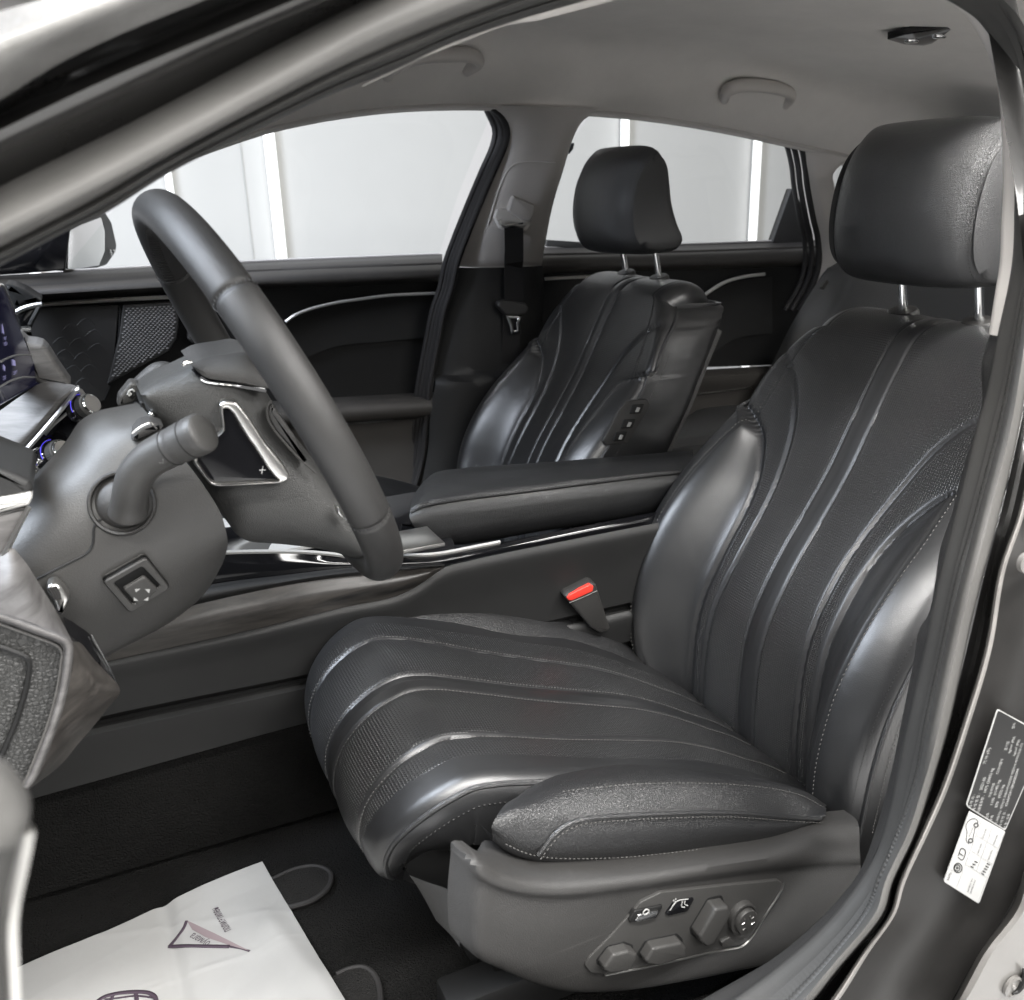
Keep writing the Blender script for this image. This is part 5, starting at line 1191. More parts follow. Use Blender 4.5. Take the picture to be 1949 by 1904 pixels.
# adjuster switch
sq = [(195, 1105), (277, 1059), (322, 1116), (246, 1163.5)]; sqi = [(214, 1106), (268, 1074), (305, 1112), (252, 1148)]
hh = drop(sq, cv, cf); PSW = Plane(sum((h for h, n in hh), V((0, 0, 0))) / 4, (hh[1][0] - hh[0][0]).cross(hh[2][0] - hh[0][0]))
if PSW.n.dot(CAM_POS - PSW.o) < 0: PSW.n = -PSW.n
PSW.o = PSW.o + PSW.n * .0045
def rq(pix, r): 
    n = PSW.n; u = n.orthogonal().normalized(); w = n.cross(u); P = [PSW.hit(*q) for q in pix]
    return [PSW.o + u * q.x + w * q.y for q in rounded([V(((p - PSW.o).dot(u), (p - PSW.o).dot(w))) for p in P], r, 6)]
def ring3(O, I, depth, bev, front, n=96):
    O = even_closed(O, n); I = match(O, even_closed(I, n)); N = PSW.n
    return grid([[p + N * (front - depth) for p in O], [p + N * (front - bev) for p in O], [p + (q - p) * .12 + N * front for p, q in zip(O, I)], [p + (q - p) * .9 + N * front for p, q in zip(O, I)], [p + N * (front - bev) for p in I], [p + N * (front - depth) for p in I]], True)
v, f = ring3(rq(sq, .004), rq(sqi, .0035), .012, .0012, .0030); ad = MB().add(v, f).build('switch_frame', M['plastic_fine'], co, angle=40)
v, f = slab(rq([(p[0] + (258 - p[0]) * -.03, p[1] + (1111 - p[1]) * -.03) for p in sq], .004), PSW, .004, .0006, 0, .0012); MB().add(v, f).build('frame_gap', M['void'], co)
v, f = slab(rq(sqi, .003), PSW, .004, .0004, 0, .0006); MB().add(v, f).build('switch_well', M['void'], ad)
v, f = slab(rq([(232, 1116), (273, 1092), (299, 1117), (262, 1148)], .003), PSW, .004, .0016, 0, .0045); sb_ = MB().add(v, f).build('adjuster_button', M['plastic_fine'], ad)
mb = MB()
for tri in (((254, 1115), (265, 1114), (256, 1121)), ((273, 1115), (283, 1115), (281, 1123)), ((252, 1130), (252, 1137), (261, 1137)), ((270, 1136), (280, 1130), (279, 1137))):
    P = [PSW.hit(*q) + PSW.n * .0048 for q in tri]; mb.add(P, [(0, 1, 2)])
stuff(mb.build('arrow_marks', M['white'], sb_, angle=0))
# far wiper stalk
v, f = plate([(222, 778), (226, 754), (248, 727), (284, 731), (274, 745), (256, 768)], PY(.03), .02, .004, .004, 0); MB().add(v, f).build('wiper_stalk', M['plastic_fine'], co)
mb = MB(); v, f = tube(L([(243, 752), (246, 745), (252, 742), (256, 746)], .0275), .0010, 12, 6); mb.add(v, f); v, f = tube(L([(243, 746), (250, 750), (245, 754)], .0275), .0009, 10, 6); mb.add(v, f); stuff(mb.build('wiper_mark', M['white'], co))
v, f = tube(L([(262, 742), (285, 720), (302, 708), (318, 708), (326, 716)], .05), .0095, 30, 14); MB().add(v, f).build('wiper_arm', M['plastic'], co)

# ================================================================== dashboard
da = thing('dashboard', 'dark dashboard with wide touch screen, climate knobs and grey wood trim', 'dashboard', (-1.2, .3, .5))
# central screen
PSc = P3((0, 540, .14), (78, 728, .34), (0, 774, .10))
v, f = plate(kD((-300, 40), (0, 150), (32, 170), (70, 260), (110, 380), (155, 490), (200, 600), (255, 745), (342, 965), (330, 978), (0, 1172), (-300, 1340)), PSc, .02, .003, .004, .0); sc = MB().add(v, f).build('touch_screen', M['screen'], da)
def pl3(P, pts, r, lift=.0005, n=None): return tube([P.hit(*q) + P.n * lift for q in pts], r, n or 6 * len(pts), 6)
v, f = pl3(PSc, kD((-10, 165), (12, 170), (30, 200), (75, 300), (118, 400)), .0016); MB().add(v, f).build('screen_edge', M['satin'], sc)
for pts in (((0, 800), (80, 762), (150, 745), (258, 745)), ((0, 1005), (80, 960), (170, 930), (320, 930))):
    v, f = pl3(PSc, kD(*pts), .0010); MB().add(v, f).build('screen_divider', M['grey_print'], sc)
mb = MB()
for a in (((10, 480), (22, 520), (30, 575), (14, 560)), ((95, 780), (120, 790), (125, 835), (100, 830)), ((20, 820), (38, 840), (36, 880), (22, 860))):
    P = [PSc.hit(*q) + PSc.n * .0006 for q in kD(*a)]; mb.add(P, [(0, 1, 2, 3)])
stuff(mb.build('screen_icons', M['glow'], sc, angle=0))
mb = MB(); xx = PSc.hit(*kD((85, 925))[0]) - PSc.hit(*kD((20, 955))[0]); yy = PSc.hit(*kD((20, 940))[0]) - PSc.hit(*kD((20, 960))[0])
for body, u_, v_ in (('ТЕМП', 20, 955), ('CLIMATE', 105, 910), ('MAP', 30, 625), ('MEDIA', 30, 670)):
    b = text(body, .0052, PSc.hit(*kD((u_, v_))[0]) + PSc.n * .0007, xx, yy, None, 'x', 'mb'); mb.add(b.v, b.f)
stuff(mb.build('screen_lettering', M['glow'], sc, angle=0))
# grey dash frame round the screen and above the climate panel
fr1 = [L(kD((222, 640), (300, 805), (345, 965), (100, 1160), (-60, 1250)), .30), L(kD((350, 658), (440, 790), (560, 960), (330, 1190), (-60, 1420)), .29), L(kD((395, 700), (480, 800), (585, 985), (345, 1290), (-60, 1610)), .27)]
P_ = PY(.28)
v, f = plate(kD((140, 560), (222, 635), (300, 642), (352, 658), (395, 700), (480, 835), (560, 950), (590, 990), (560, 1020), (345, 1000), (280, 960), (200, 760)), PY(.30), .05, .006, .004, .0, k=5); MB().add(v, f).build('dash_frame', M['wood_grey'], da)
ls = [L(kD((-80, 1260), (60, 1160), (200, 1062), (342, 975), (440, 968), (560, 985)), .285), L(kD((-80, 1400), (60, 1330), (200, 1240), (330, 1130), (450, 1050), (600, 990)), .265), L(kD((-80, 1590), (30, 1560), (180, 1450), (340, 1280), (480, 1120), (632, 1008)), .245), L(kD((-80, 1660), (60, 1640), (205, 1520), (370, 1340), (510, 1175), (650, 1035)), .250)]
v, f = loft(ls, 50, 5); MB().add(v, f).build('dash_lower', M['wood_grey'], da, angle=50)
sline(kD((40, 1672), (130, 1600), (220, 1520), (380, 1340), (520, 1175), (600, 1075), (645, 1030), (690, 1080)), .243, .0028, 'dash_edge', M['satin'], da, 60)
v, f = plate(kD((640, 1035), (700, 1090), (790, 1225), (520, 1510), (340, 1700), (240, 1770), (150, 1720), (60, 1680), (210, 1530), (380, 1350), (560, 1130)), PY(.262), .04, .003, .003, 0); cpn = MB().add(v, f).build('climate_panel', M['gloss'], da)
v, f = plate(kD((190, 1620), (240, 1560), (420, 1650), (360, 1730), (250, 1770), (200, 1680)), PY(.258), .02, .003, .003, 0); MB().add(v, f).build('vent_surround', M['dark'], da)
for cx, cy, s in ((700, 1180, 1.0), (462, 1560, 1.05)):
    c = PY(.245).hit(*kD((cx, cy))[0]); ax = V((.55, -.62, .40)).normalized()
    for r0, h0, h1, mt, nm in ((.0165, -.012, 0, 'gloss', 'knob_base'), (.0135, 0, .011, 'rubber_grey', 'climate_knob'), (.0115, .011, .0145, 'chrome', 'knob_face')):
        pr = [(r0, h0), (r0, h1 - .0012), (r0 - .0012, h1)]
        v, f = disc(c + ax * 0, ax, [(r * s, h_ * s) for r, h_ in pr], 36); MB().add(v, f).build(nm, M[mt], cpn, angle=40)
    mb = MB()
    for k in range(36):
        a_ = 2 * pi * k / 36; u0 = ax.orthogonal().normalized(); w0 = ax.cross(u0); p = c + (u0 * cos(a_) + w0 * sin(a_)) * .0136 * s
        v, f = tube([p + ax * .001, p + ax * .0095], .0006, 3, 5); mb.add(v, f)
    stuff(mb.build('knob_ribs', M['rubber_grey'], cpn))
    u0 = V((-.6, -.3, .75)); u0 = (u0 - ax * ax.dot(u0)).normalized(); w0 = ax.cross(u0)
    v, f = tube([c - ax * .001 + (u0 * cos(a_) + w0 * sin(a_)) * .0170 * s for a_ in [-.9 + 1.8 * k / 8 for k in range(9)]], .0005, 20, 6); MB().add(v, f).build('temperature_ring', M['blue'], cpn)
sline(kD((370, 1400), (440, 1320), (520, 1250), (555, 1220)), .255, .0018, 'panel_button', M['satin'], cpn, 16)
v, f = disc(PY(.24).hit(*kD((285, 1685))[0]), (.5, -.7, .35), [(.016, -.006), (.016, .001), (.013, .004), (.001, .007)], 32, 1.5, u=(.6, .2, -.7)); MB().add(v, f).build('start_button', M['chrome'], da)
# passenger side of the dash
v, f = plate(kD((30, 158), (120, 175), (205, 210), (290, 262), (350, 305), (310, 322), (200, 345), (125, 385), (90, 300)), PY(.98), .10, .01, .004, .0, k=5); MB().add(v, f).build('dash_top', M['soft'], da)
sline(kD((125, 398), (180, 368), (250, 345), (310, 332), (345, 328)), .965, .0045, 'dash_strip', M['silver'], da, 30)
v, f = plate(kD((125, 405), (200, 365), (300, 345), (325, 350), (280, 440), (225, 540), (175, 545)), PY(.99), .05, .004, .004, 0); MB().add(v, f).build('dash_end', M['gloss'], da)
sline(kD((322, 350), (275, 440), (232, 530)), .982, .0045, 'dash_end_edge', M['plastic'], da, 20)
v, f = tube(L(kD((180, 548), (258, 543)), .97), .011, 6, 12); MB().add(v, f).build('vent_knob', M['chrome'], da)
# driver's end of the dash
v, f = plate([(-30, 880), (0, 892), (30, 903), (57, 916), (65, 932), (57, 946), (0, 955), (-30, 960)], PY(-.12), .10, .006, .005, .0, k=5); MB().add(v, f).build('dash_cowl', M['soft'], da)
v, f = plate([(-30, 958), (0, 952), (58, 941), (62, 949), (55, 963), (0, 977), (-30, 984)], PY(-.128), .02, .003, .002, .0); MB().add(v, f).build('dash_strip', M['silver'], da)
v, f = plate([(-30, 984), (0, 977), (54, 964), (36, 1000), (16, 1040), (0, 1072), (-30, 1080)], PY(-.124), .02, .002, .002, .0); MB().add(v, f).build('vent_panel', M['wood_grey'], da)
sline([(55, 965), (36, 1001), (17, 1040), (-5, 1078)], -.126, .0022, 'vent_edge', M['satin'], da, 24)
ed = [(-40, 1158), (0, 1167), (66, 1190), (110, 1206), (134, 1217)]
tp_ = [(-40, 1085), (0, 1072), (16, 1040), (36, 1055), (56, 1085), (83, 1124), (109, 1167), (128, 1205)]
ls = [L([(-40, 1060), (0, 1055), (20, 1042), (45, 1066), (75, 1112), (105, 1160), (134, 1214)], -.125), L([(-40, 1090), (0, 1088), (24, 1080), (50, 1100), (80, 1138), (108, 1175), (135, 1216)], -.140), L([(-40, 1125), (0, 1128), (30, 1135), (58, 1145), (86, 1168), (112, 1192), (136, 1219)], -.165), L([(-40, 1158), (0, 1166), (35, 1177), (66, 1188), (92, 1199), (115, 1209), (138, 1222)], -.185)]
v, f = loft(ls, 50, 5); MB().add(v, f).build('dash_side_top', M['wood_grey'], da, angle=60)
rimo = [(-40, 1158), (0, 1166), (66, 1189), (115, 1207), (134, 1217), (139, 1228), (139, 1245), (134, 1290), (124, 1335), (109, 1385), (90, 1435), (68, 1485), (55, 1502)]
rimi = [(-40, 1176), (0, 1183), (60, 1205), (105, 1222), (117, 1230), (121, 1240), (119, 1258), (114, 1295), (104, 1340), (90, 1385), (72, 1432), (52, 1480), (42, 1498)]
face = [(-40, 1080), (30, 1100), (112, 1185), (148, 1218), (180, 1256), (226, 1305), (228, 1319), (205, 1348), (185, 1374), (150, 1415), (116, 1456), (85, 1481), (60, 1499)]
ls = [L(rimi, -.188), L([(a * .7 + c * .3, b * .7 + d * .3) for (a, b), (c, d) in zip(rimi, rimo)], -.194), L([(a * .3 + c * .7, b * .3 + d * .7) for (a, b), (c, d) in zip(rimi, rimo)], -.194), L(rimo, -.186)]
v, f = loft(ls, 90, 4); MB().add(v, f).build('wood_frame', M['wood_grey'], da, angle=60)
fo = [(139, 1222), (150, 1222), (180, 1256), (205, 1283), (226, 1306), (228, 1319), (205, 1348), (185, 1374), (150, 1415), (116, 1456), (85, 1481), (60, 1499)]
fi = [(134, 1217), (139, 1230), (139, 1245), (138, 1270), (134, 1290), (130, 1312), (124, 1335), (117, 1360), (109, 1385), (90, 1435), (70, 1481), (56, 1502)]
v, f = loft([L(fi, -.186), L([(a * .5 + c * .5, b * .5 + d * .5) for (a, b), (c, d) in zip(fi, fo)], -.160), L(fo, -.120)], 70, 5); MB().add(v, f).build('wood_side', M['wood'], da, angle=60)
v, f = plate([(-60, 1150)] + rimi + [(0, 1560), (-60, 1560)], PY(-.184), .02, .002, .0, .0); pd = MB().add(v, f).build('leather_pad', M['pebble'], da)
sline([(-30, 1222), (0, 1231), (40, 1246), (53, 1254), (56, 1266), (52, 1300), (40, 1345), (22, 1395), (0, 1445), (-20, 1485)], -.1855, .0022, 'pad_groove', M['dark'], pd, 80)
sline([(p[0] - 3, p[1] + 4) for p in rimi[1:]], -.1862, .0010, 'pad_stitching', M['thread'], pd, 90)
# small panel and release lever behind it
ls = [L([(120, 1170), (150, 1192), (168, 1205), (185, 1235), (205, 1270), (221, 1303)], -.085), L([(128, 1205), (150, 1225), (172, 1248), (195, 1275), (212, 1295), (226, 1308)], -.110)]
v, f = loft(ls, 40, 3); MB().add(v, f).build('knee_panel', M['gloss'], da)
sline([(172, 1208), (190, 1240), (207, 1272), (222, 1304)], -.0865, .0012, 'knee_trim', M['chrome'], da, 30)
PLv = PY(-.115)
v, f = plate(kF((270, 640), (282, 612), (310, 600), (345, 612), (375, 645), (400, 688), (395, 715), (350, 790), (332, 775), (312, 720)), PLv, .016, .004, 0, .0, smooth=44); lv = MB().add(v, f).build('release_lever', M['satin'], da)
for k in range(4):
    v, f = tube([PLv.hit(*q) + V((0, -.0010, 0)) for q in kF((278 + k * 13, 625 - k * 4), (300 + k * 13, 650), (318 + k * 10, 690))], .0011, 12, 6); MB().add(v, f).build('lever_rib', M['rubber'], lv)
# ================================================================== centre console
cn = thing('centre_console', 'black centre console with padded armrest, silver line and dark wood side', 'console', (-.6, .37, 0))
xs3 = None
# lower side, carpet edge to wood
lowb = [(-60, 1555), (60, 1521), (200, 1482), (350, 1440), (565, 1381), (900, 1295), (1300, 1195)]
stp0 = [(-60, 1425), (100, 1388), (220, 1358), (568, 1287), (900, 1215), (1250, 1135)]
stp1 = [(-60, 1448), (100, 1407), (185, 1386), (568, 1305), (900, 1232), (1250, 1150)]
wb = [(-60, 1320), (100, 1284), (206, 1259), (315, 1235), (496, 1195), (651, 1156.5), (754, 1135), (800, 1112), (840, 1083), (900, 1066), (1100, 1025), (1280, 990)]
v, f = loft([L(wb, .205), L([(-60, 1330), (100, 1294), (206, 1268), (315, 1245), (496, 1204), (651, 1166), (754, 1146), (800, 1124), (845, 1094), (905, 1076), (1100, 1034), (1280, 999)], .200), L([(-60, 1372), (100, 1336), (220, 1306), (496, 1244), (651, 1208), (754, 1187), (900, 1150), (1260, 1060)], .204), L(stp0, .206)], 120, 5); MB().add(v, f).build('console_side', M['soft'], cn, angle=50)
v, f = loft([L(stp0, .206), L([(a * .5 + c * .5, b * .5 + d * .5) for (a, b), (c, d) in zip(stp0, stp1)], .222), L(stp1, .216)], 60, 3); MB().add(v, f).build('console_gap', M['dark'], cn)
v, f = loft([L(stp1, .208), L([(-60, 1455), (100, 1412), (190, 1390), (568, 1310), (900, 1238), (1250, 1156)], .203), L(lowb, .206)], 90, 4); MB().add(v, f).build('console_skirt', M['soft'], cn, angle=50)
# wood side and the soft ridge above
wt = [(-60, 1270), (100, 1225), (240, 1188), (366, 1153), (547, 1114), (640, 1100), (710, 1093), (790, 1084), (846, 1078)]
wb2 = [(-60, 1320), (100, 1284), (206, 1259), (315, 1235), (496, 1195), (651, 1156.5), (754, 1135), (800, 1112), (846, 1079)]
v, f = loft([L(wt, .208), L([(a * .5 + c * .5, b * .5 + d * .5) for (a, b), (c, d) in zip(wt, wb2)], .198), L(wb2, .204)], 90, 5); MB().add(v, f).build('wood_side', M['wood'], cn, angle=60)
rt = [(-60, 1230), (100, 1185), (240, 1150), (400, 1113), (547, 1094), (640, 1083), (710, 1077), (775, 1078), (846, 1074)]
v, f = loft([L(rt, .222), L([(a * .75 + c * .25, b * .75 + d * .25) for (a, b), (c, d) in zip(rt, wt)], .206), L([(a * .35 + c * .65, b * .35 + d * .65) for (a, b), (c, d) in zip(rt, wt)], .200), L(wt, .208)], 90, 5); MB().add(v, f).build('soft_ridge', M['soft'], cn, angle=60)
# piano black band
gt = [(-60, 1090), (200, 1068), (428, 1056), (573, 1055), (658, 1063), (775, 1062), (823, 1060), (894, 1048), (951, 1036), (1060, 1012), (1196, 985), (1320, 962)]
gb = [(-60, 1232), (200, 1162), (400, 1114), (547, 1095), (658, 1082), (775, 1080), (845, 1075), (910, 1061), (1001, 1042), (1090, 1026), (1196, 1006), (1320, 982)]
v, f = loft([L(gt, .232), L([(a * .5 + c * .5, b * .5 + d * .5) for (a, b), (c, d) in zip(gt, gb)], .226), L(gb, .224)], 90, 4); MB().add(v, f).build('gloss_band', M['gloss'], cn, angle=60)
sline([(300, 1056), (428, 1051.5), (500, 1050), (573, 1050.5), (640, 1056), (665, 1060)], .234, .0030, 'silver_line', M['silver'], cn, 50)
sline([(665, 1060), (775, 1057.5), (823, 1055.4), (860, 1050), (894.5, 1043), (951, 1032)], .234, .0030, 'silver_line', M['silver'], cn, 50)
# top deck, glossy, with its controls
ztop = PY(.236).hit(573, 1052).z
PT_ = Plane((0, 0, ztop + .002), (0, 0, 1))
dk = [PY(.236).hit(x, y) for x, y in ((300, 1053), (428, 1051), (573, 1050), (775, 1057), (870, 1049))]
far = [V((p.x + .02, .395, ztop + .002)) for p in dk]
v, f = loft([[V((p.x, p.y, p.z - .002)) for p in dk], [p.lerp(q, .5) + V((0, 0, .004)) for p, q in zip(dk, far)], far], 30, 3); MB().add(v, f).build('console_deck', M['gloss'], cn, angle=50)
z1 = ztop + .004
def flat(c, sx, sy, sz, mt, nm): v, f = box(c, sx, sy, sz, bev=.0015); return MB().add(v, f).build(nm, M[mt], cn, angle=30)
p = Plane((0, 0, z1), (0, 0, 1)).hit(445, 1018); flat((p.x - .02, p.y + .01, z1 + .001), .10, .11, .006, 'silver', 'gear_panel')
for k in range(3): flat((p.x - .045 + k * .03, p.y - .005, z1 + .005), .022, .018, .004, 'paper', 'console_button')
p = Plane((0, 0, z1), (0, 0, 1)).hit(484, 1030); flat((p.x, p.y, z1 + .004), .018, .02, .010, 'chrome', 'gear_dial')
p = Plane((0, 0, z1), (0, 0, 1)).hit(560, 1040); flat((p.x + .03, p.y + .03, z1 + .001), .15, .09, .006, 'silver', 'cup_cover')
p = Plane((0, 0, z1), (0, 0, 1)).hit(792, 1040); flat((p.x, p.y + .02, z1 + .001), .07, .07, .006, 'satin', 'tray_cover')
sline([(764, 1001), (785, 1003), (800, 1004)], .30, .0035, 'tray_edge', M['chrome'], cn, 12)
sline([(760, 968), (790, 970)], .36, .0035, 'tray_edge', M['chrome'], cn, 12)
v, f = plate(kB((765, 555), (800, 415), (870, 430), (1000, 440), (900, 490)), PY(.262), .02, .003, .003, 0); MB().add(v, f).build('armrest_base', M['dark'], cn)
far_s = [p + V((0, 0, -.35)) for p in far]; v, f = loft([far, far_s], 30); MB().add(v, f).build('console_far_side', M['soft'], cn, flip=True)
# armrest
ls = [L([(800, 985), (822, 1012), (865, 1022), (1036, 995), (1196, 968), (1330, 942)], .47), L([(812, 918), (828, 905), (894, 896), (1036, 886), (1180, 874), (1320, 862)], .47),
      L([(796, 930), (822, 914), (894, 903), (1036, 892), (1180, 880), (1320, 868)], .40), L([(785, 952), (812, 934), (890, 920), (1036, 906), (1190, 889), (1330, 874)], .32),
      L([(781, 968), (805, 953), (880, 938), (1036, 920), (1196, 901), (1330, 886)], .282), L([(780, 974), (800, 962), (870, 948), (965, 936), (1196, 907), (1330, 892)], .273), L([(780, 977), (800, 966), (870, 952), (965, 940), (1196, 911), (1330, 896)], .275),
      L([(779, 984), (800, 977), (870, 966), (965, 955), (1196, 925), (1330, 910)], .266), L([(784, 996), (805, 996), (870, 990), (965, 976), (1196, 944), (1330, 928)], .265), L([(790, 1005), (810, 1016), (850, 1022), (965, 1008), (1196, 970), (1330, 950)], .268), L([(795, 1010), (823, 1030), (860, 1036), (1036, 1009), (1196, 984), (1330, 962)], .278), L([(800, 1008), (830, 1030), (865, 1034), (1036, 1008), (1196, 983), (1330, 960)], .33)]
v, f = loft(ls, 90, 5); ar = MB().add(v, f).build('armrest', M['leather'], cn, angle=70)
pth = cr(L([(782, 975), (800, 964), (870, 950), (965, 938), (1196, 909), (1330, 894)], .2725), 160)
stuff(stitches(pth, (0, -1, .3), ln=.004, gap=.002, r=.0006).build('armrest_stitching', M['thread_dark'], ar, angle=0))
v, f = tube([p + V((0, -.0008, -.0022)) for p in pth], .0016, 120, 6); MB().add(v, f).build('armrest_seam', M['dark'], ar)

bk = thing('belt_buckle', 'seat belt buckle with bright red button between cushion and console', 'buckle', (-.3, .22, .25))
PK = P3((1075, 1135, .188), (1134, 1112, .184), (1143, 1206, .192))
v, f = plate([(1074, 1136), (1080, 1131), (1127, 1110.5), (1135, 1113), (1162, 1196), (1158, 1203), (1143, 1207), (1125, 1196)], PK, .022, .004, .003, .0, k=4); bb = MB().add(v, f).build('buckle_body', M['plastic'], bk)
v, f = plate([(1078, 1137), (1083, 1131), (1122, 1111.5), (1129, 1115), (1127, 1125), (1088, 1142.5), (1081, 1142)], PK, .006, .0018, .002, .0024); MB().add(v, f).build('release_button', M['red'], bk)
v, f = tube([PK.hit(*q) + PK.n * .0012 for q in ((1083, 1147), (1110, 1136), (1136, 1124))], .0009, 20, 6); MB().add(v, f).build('buckle_lip', M['seal_grey'], bk)

# ================================================================== floor
n1, n2 = 150, 90; rows = []
for i in range(n1):
    x = -1.75 + 3.2 * i / (n1 - 1); rows.append([])
    for j in range(n2):
        y = -.40 + 1.55 * j / (n2 - 1)
        z = .012 * noise.noise(V((x * 4, y * 4, 0))) + .10 * sm(-1.25, -1.75, x) + .004 * noise.noise(V((x * 25, y * 25, 5)))
        rows[-1].append(V((x, y, z)))
v, f = grid(rows); cf_ = MB().add(v, f).build('floor', M['carpet'], None, angle=0); tag(cf_, None, kind='structure')
fl = PZ(.010)
def matedge(pts, nm):
    P = [fl.hit(*q) for q in pts]; v, f = tube(P, .0036, 60, 8); return MB().add(v, f).build(nm, M['rubber'], cf_)
v, f = plate([(505, 1680), (563, 1655), (600, 1650), (628, 1661), (627, 1690), (592, 1716), (549, 1729), (500, 1745)], fl, .012, .003, .006, .002); MB().add(v, f).build('carpet_patch', M['pile'], cf_)
matedge([(515, 1676), (563, 1655), (600, 1650), (626, 1660), (630, 1676), (620, 1695), (592, 1715), (549, 1728)], 'patch_binding')
v, f = plate([(630, 1860), (660, 1846), (690, 1842), (712, 1856), (722, 1880), (725, 1950), (620, 1950)], fl, .012, .003, .006, .002); MB().add(v, f).build('carpet_patch', M['pile'], cf_)
matedge([(640, 1856), (662, 1846), (690, 1842), (711, 1855), (722, 1882), (724, 1940)], 'patch_binding')
# bulkhead and tunnel, dark, closing the cabin
v, f = loft([[(-1.72, -.42, -.02), (-1.72, 1.2, -.02)], [(-1.75, -.42, .35), (-1.75, 1.2, .35)], [(-1.5, -.42, .58), (-1.5, 1.2, .58)]], 12, 4, lined=True); MB().add(v, f).build('bulkhead', M['carpet'], car)
# dash body, windscreen and the far windscreen pillar
prof = [(-1.78, .30), (-1.40, .34), (-1.20, .36), (-1.13, .42), (-1.12, .52), (-1.135, .585), (-1.18, .612), (-1.40, .635), (-1.78, .66)]
pp = cr([V((x, 0, z)) for x, z in prof], 40); rows = [[V((p.x, y, p.z)) for p in pp] for y in [-.16 + 1.24 * k / 20 for k in range(21)]]
v, f = grid(rows); f.append(tuple(range(40))); f.append(tuple(range(len(v) - 40, len(v)))); MB().add(v, f).build('dash_body', M['soft'], da, angle=50)
v, f = loft([[(-.955, -.25, .965), (-.955, .3, .985), (-.955, .95, .86)], [(-1.80, -.40, .665), (-1.86, .35, .665), (-1.80, 1.1, .665)]], 20, 4); MB().add(v, f).build('windscreen', M['glass'], car, angle=0)
v, f = tube([(-.86, 1.03, .895), (-1.05, 1.06, .83), (-1.40, 1.12, .72)], .024, 30, 12); MB().add(v, f).build('far_windscreen_pillar', M['pillar'], car)
v, f = loft([[(-1.7, .22, .01), (-.2, .22, .01), (.5, .22, .01)], [(-1.7, .22, .24), (-.2, .225, .24), (.5, .22, .2)], [(-1.7, .52, .24), (-.2, .515, .24), (.5, .52, .2)], [(-1.7, .52, .01), (-.2, .52, .01), (.5, .52, .01)]], 16, 1, lined=True); MB().add(v, f).build('floor_tunnel', M['carpet'], cf_, angle=30)

# ---- paper mat
pm = thing('paper_floor_mat', 'white paper floor mat with purple printed triangle and Cyrillic words', 'paper mat', (-.85, 0, .03))
c0, c1, c2 = fl.hit(501, 1653), fl.hit(655, 1920), fl.hit(21, 1858)
ex_ = (c1 - c0); ey_ = (c2 - c0); n1, n2 = 150, 170; rows = []
def pz(a, b):
    x = a; y = b; cs_ = 0
    for px_, py_, ang, h_, wd in ((.35, .10, 2.1, .0035, .018), (.55, .12, 1.75, .0025, .012), (.62, .30, .7, .0012, .008), (.15, .62, 1.4, .0016, .012), (.8, .55, .35, .0012, .009), (.30, .95, 1.9, .0020, .016)):
        d_ = (x - px_) * sin(ang) - (y - py_) * cos(ang); cs_ += .22 * h_ * math.exp(-(d_ / wd) ** 2)
    return cs_ + .019 + .006 * sin(y * 5.2 + .6) * .6 + .005 * noise.noise(V((x * 2.2, y * 3, 1))) + .0012 * abs(noise.noise(V((x * 5 + y * 2, y * 4 - x * 3, 4)))) - .004 * math.exp(-((y - .42 - x * .1) / .03) ** 2) + .010 * math.exp(-((y - .16 + .12 * x) / .07) ** 2) * sm(.15, .5, x)
for i in range(n1):
    a = 1.45 * i / (n1 - 1); rows.append([])
    for j in range(n2):
        b = 1.35 * j / (n2 - 1); p = c0 + ex_ * a + ey_ * b; rows[-1].append(V((p.x, p.y, pz(a, b))))
v, f = grid(rows); 
v2 = [p - V((0, 0, .0006)) for p in v]; mb = MB().add(v, f); sheet = mb.build('paper_sheet', M['paper'], pm, angle=0)
PV = (v, f); pt_tree = BVHTree.FromPolygons([tuple(p) for p in v], f)
def onpaper(q, lift=.0008):
    h_ = pt_tree.ray_cast(CAM_POS, ray(*q).normalized()); return (h_[0] if h_[0] else PZ(.02).hit(*q)) + V((0, 0, lift))
def pshape(pts, mt, nm):
    P = [onpaper(q) for q in pts]; return MB().add(P, [tuple(range(len(P)))]).build(nm, M[mt], pm, angle=0)
kP = K(0, 1385, .3553)
pshape(kP((1000, 1035), (1030, 1085), (1100, 1125), (1240, 1172), (1340, 1200), (1150, 1105)), 'ink2', 'printed_curl')
def pstroke(pts, r, mt='ink', nm='printed_line'):
    P = cr([onpaper(q, .0007) for q in pts], 8 * len(pts)); v, f = sweep(P, [(-.0002, -r), (-.0002, r), (.0002, r), (.0002, -r)], up=(0, 0, 1)); return MB().add(v, f).build(nm, M[mt], pm, angle=0)
pstroke(kP((1000, 1037), (985, 1075), (950, 1125), (905, 1177)), .0018); pstroke(kP((903, 1175), (1000, 1172), (1120, 1174), (1230, 1176)), .0024); pstroke(kP((1230, 1176), (1290, 1186), (1338, 1200)), .0012)
pstroke(kP((520, 1470), (560, 1445), (640, 1425), (740, 1418), (800, 1425), (830, 1445), (840, 1475)), .0024); pstroke(kP((560, 1460), (640, 1450), (740, 1440), (830, 1452)), .0010); pstroke(kP((728, 1424), (735, 1475)), .0022); pstroke(kP((605, 1440), (590, 1475)), .0018)
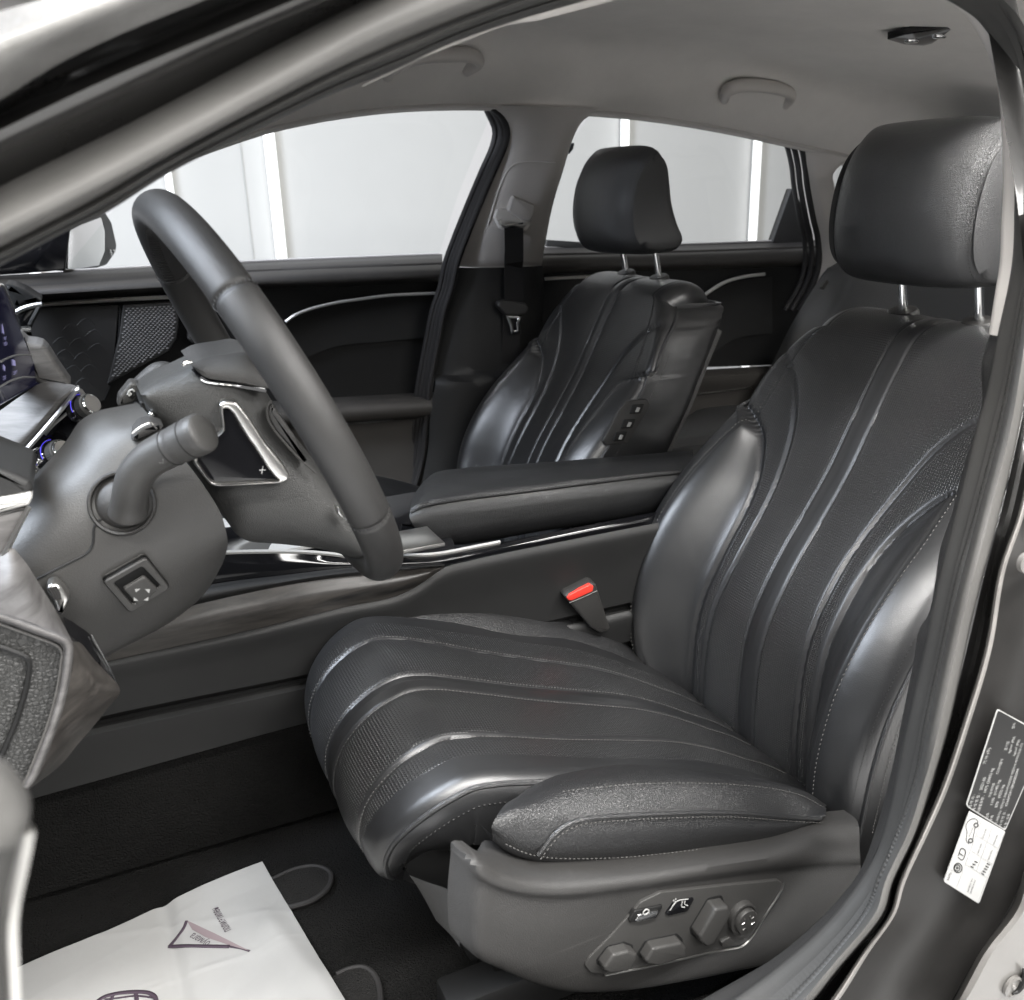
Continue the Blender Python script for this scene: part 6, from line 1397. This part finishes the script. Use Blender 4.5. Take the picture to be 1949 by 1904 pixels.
def ptext(body, size, a, b, mt, nm):
    A, B = onpaper(kP(a)[0]), onpaper(kP(b)[0]); x = B - A; y = V((0, 0, 1)).cross(x)
    m_ = text(body, size, A + V((0, 0, .0016)), x, y, None, 'x', 'mb'); L_ = max((p - A).dot(x.normalized()) for p in m_.v); sc_ = x.length / L_
    vs = []
    for p in m_.v:
        d = p - A; k_ = d.dot(x.normalized()); q = A + x.normalized() * (k_ * sc_) + (d - x.normalized() * k_)
        h_ = pt_tree.ray_cast(V((q.x, q.y, 1)), V((0, 0, -1))); vs.append(V((q.x, q.y, (h_[0].z if h_[0] else q.z) + .0008)))
    return MB().add(vs, m_.f).build(nm, M[mt], pm, angle=0)
ptext('полиэтилен', .014, (1240, 1085), (1168, 962), 'ink', 'printed_word'); ptext('бумага', .013, (1132, 1152), (1040, 1102), 'ink', 'printed_word')

# ================================================================== the open door's edge, close to the lens
od = thing('open_door', 'blurred grey edge of the open door reaching in beside the paper mat', 'car door', (-.95, -.72, .3))
ls = [L(kC((-160, 100), (-20, 150), (40, 190), (90, 245), (140, 320), (168, 415), (150, 545), (120, 620)), -.64), L(kC((-200, 160), (-60, 230), (0, 290), (50, 350), (95, 430), (118, 500), (110, 570), (90, 630)), -.665), L(kC((-260, 300), (-120, 380), (-60, 430), (-20, 480), (20, 530), (45, 570), (60, 610), (60, 650)), -.67), L(kC((-1200, 300), (-1150, 380), (-1100, 430), (-1050, 480), (-1000, 530), (-950, 570), (-900, 610), (-900, 650)), -.70)]
v, f = loft(ls, 50, 5); MB().add(v, f).build('door_edge_cap', M['paint_reflect'], od, angle=60)
sline(kC((125, 545), (112, 620), (85, 760), (50, 920), (34, 1060), (40, 1250), (50, 1460), (62, 1600), (70, 2300)), -.655, .0030, 'door_chrome_line', M['satin'], od, 60)
ls = [L(kC((120, 580), (105, 680), (80, 800), (48, 940), (38, 1060), (42, 1250), (55, 1460), (70, 1620), (80, 2400)), -.645), L(kC((60, 580), (40, 680), (10, 800), (-20, 940), (-20, 1060), (-20, 1250), (0, 1460), (10, 1620), (10, 2400)), -.665), L(kC((-200, 560), (-220, 680), (-240, 800), (-260, 940), (-260, 1060), (-260, 1250), (-240, 1460), (-230, 1620), (-230, 2400)), -.668), L(kC((-1200, 560), (-1200, 680), (-1200, 800), (-1200, 940), (-1200, 1060), (-1200, 1250), (-1200, 1460), (-1200, 1620), (-1200, 2400)), -.70)]
v, f = loft(ls, 40, 4); MB().add(v, f).build('door_inner_edge', M['rubber_grey'], od, angle=60)
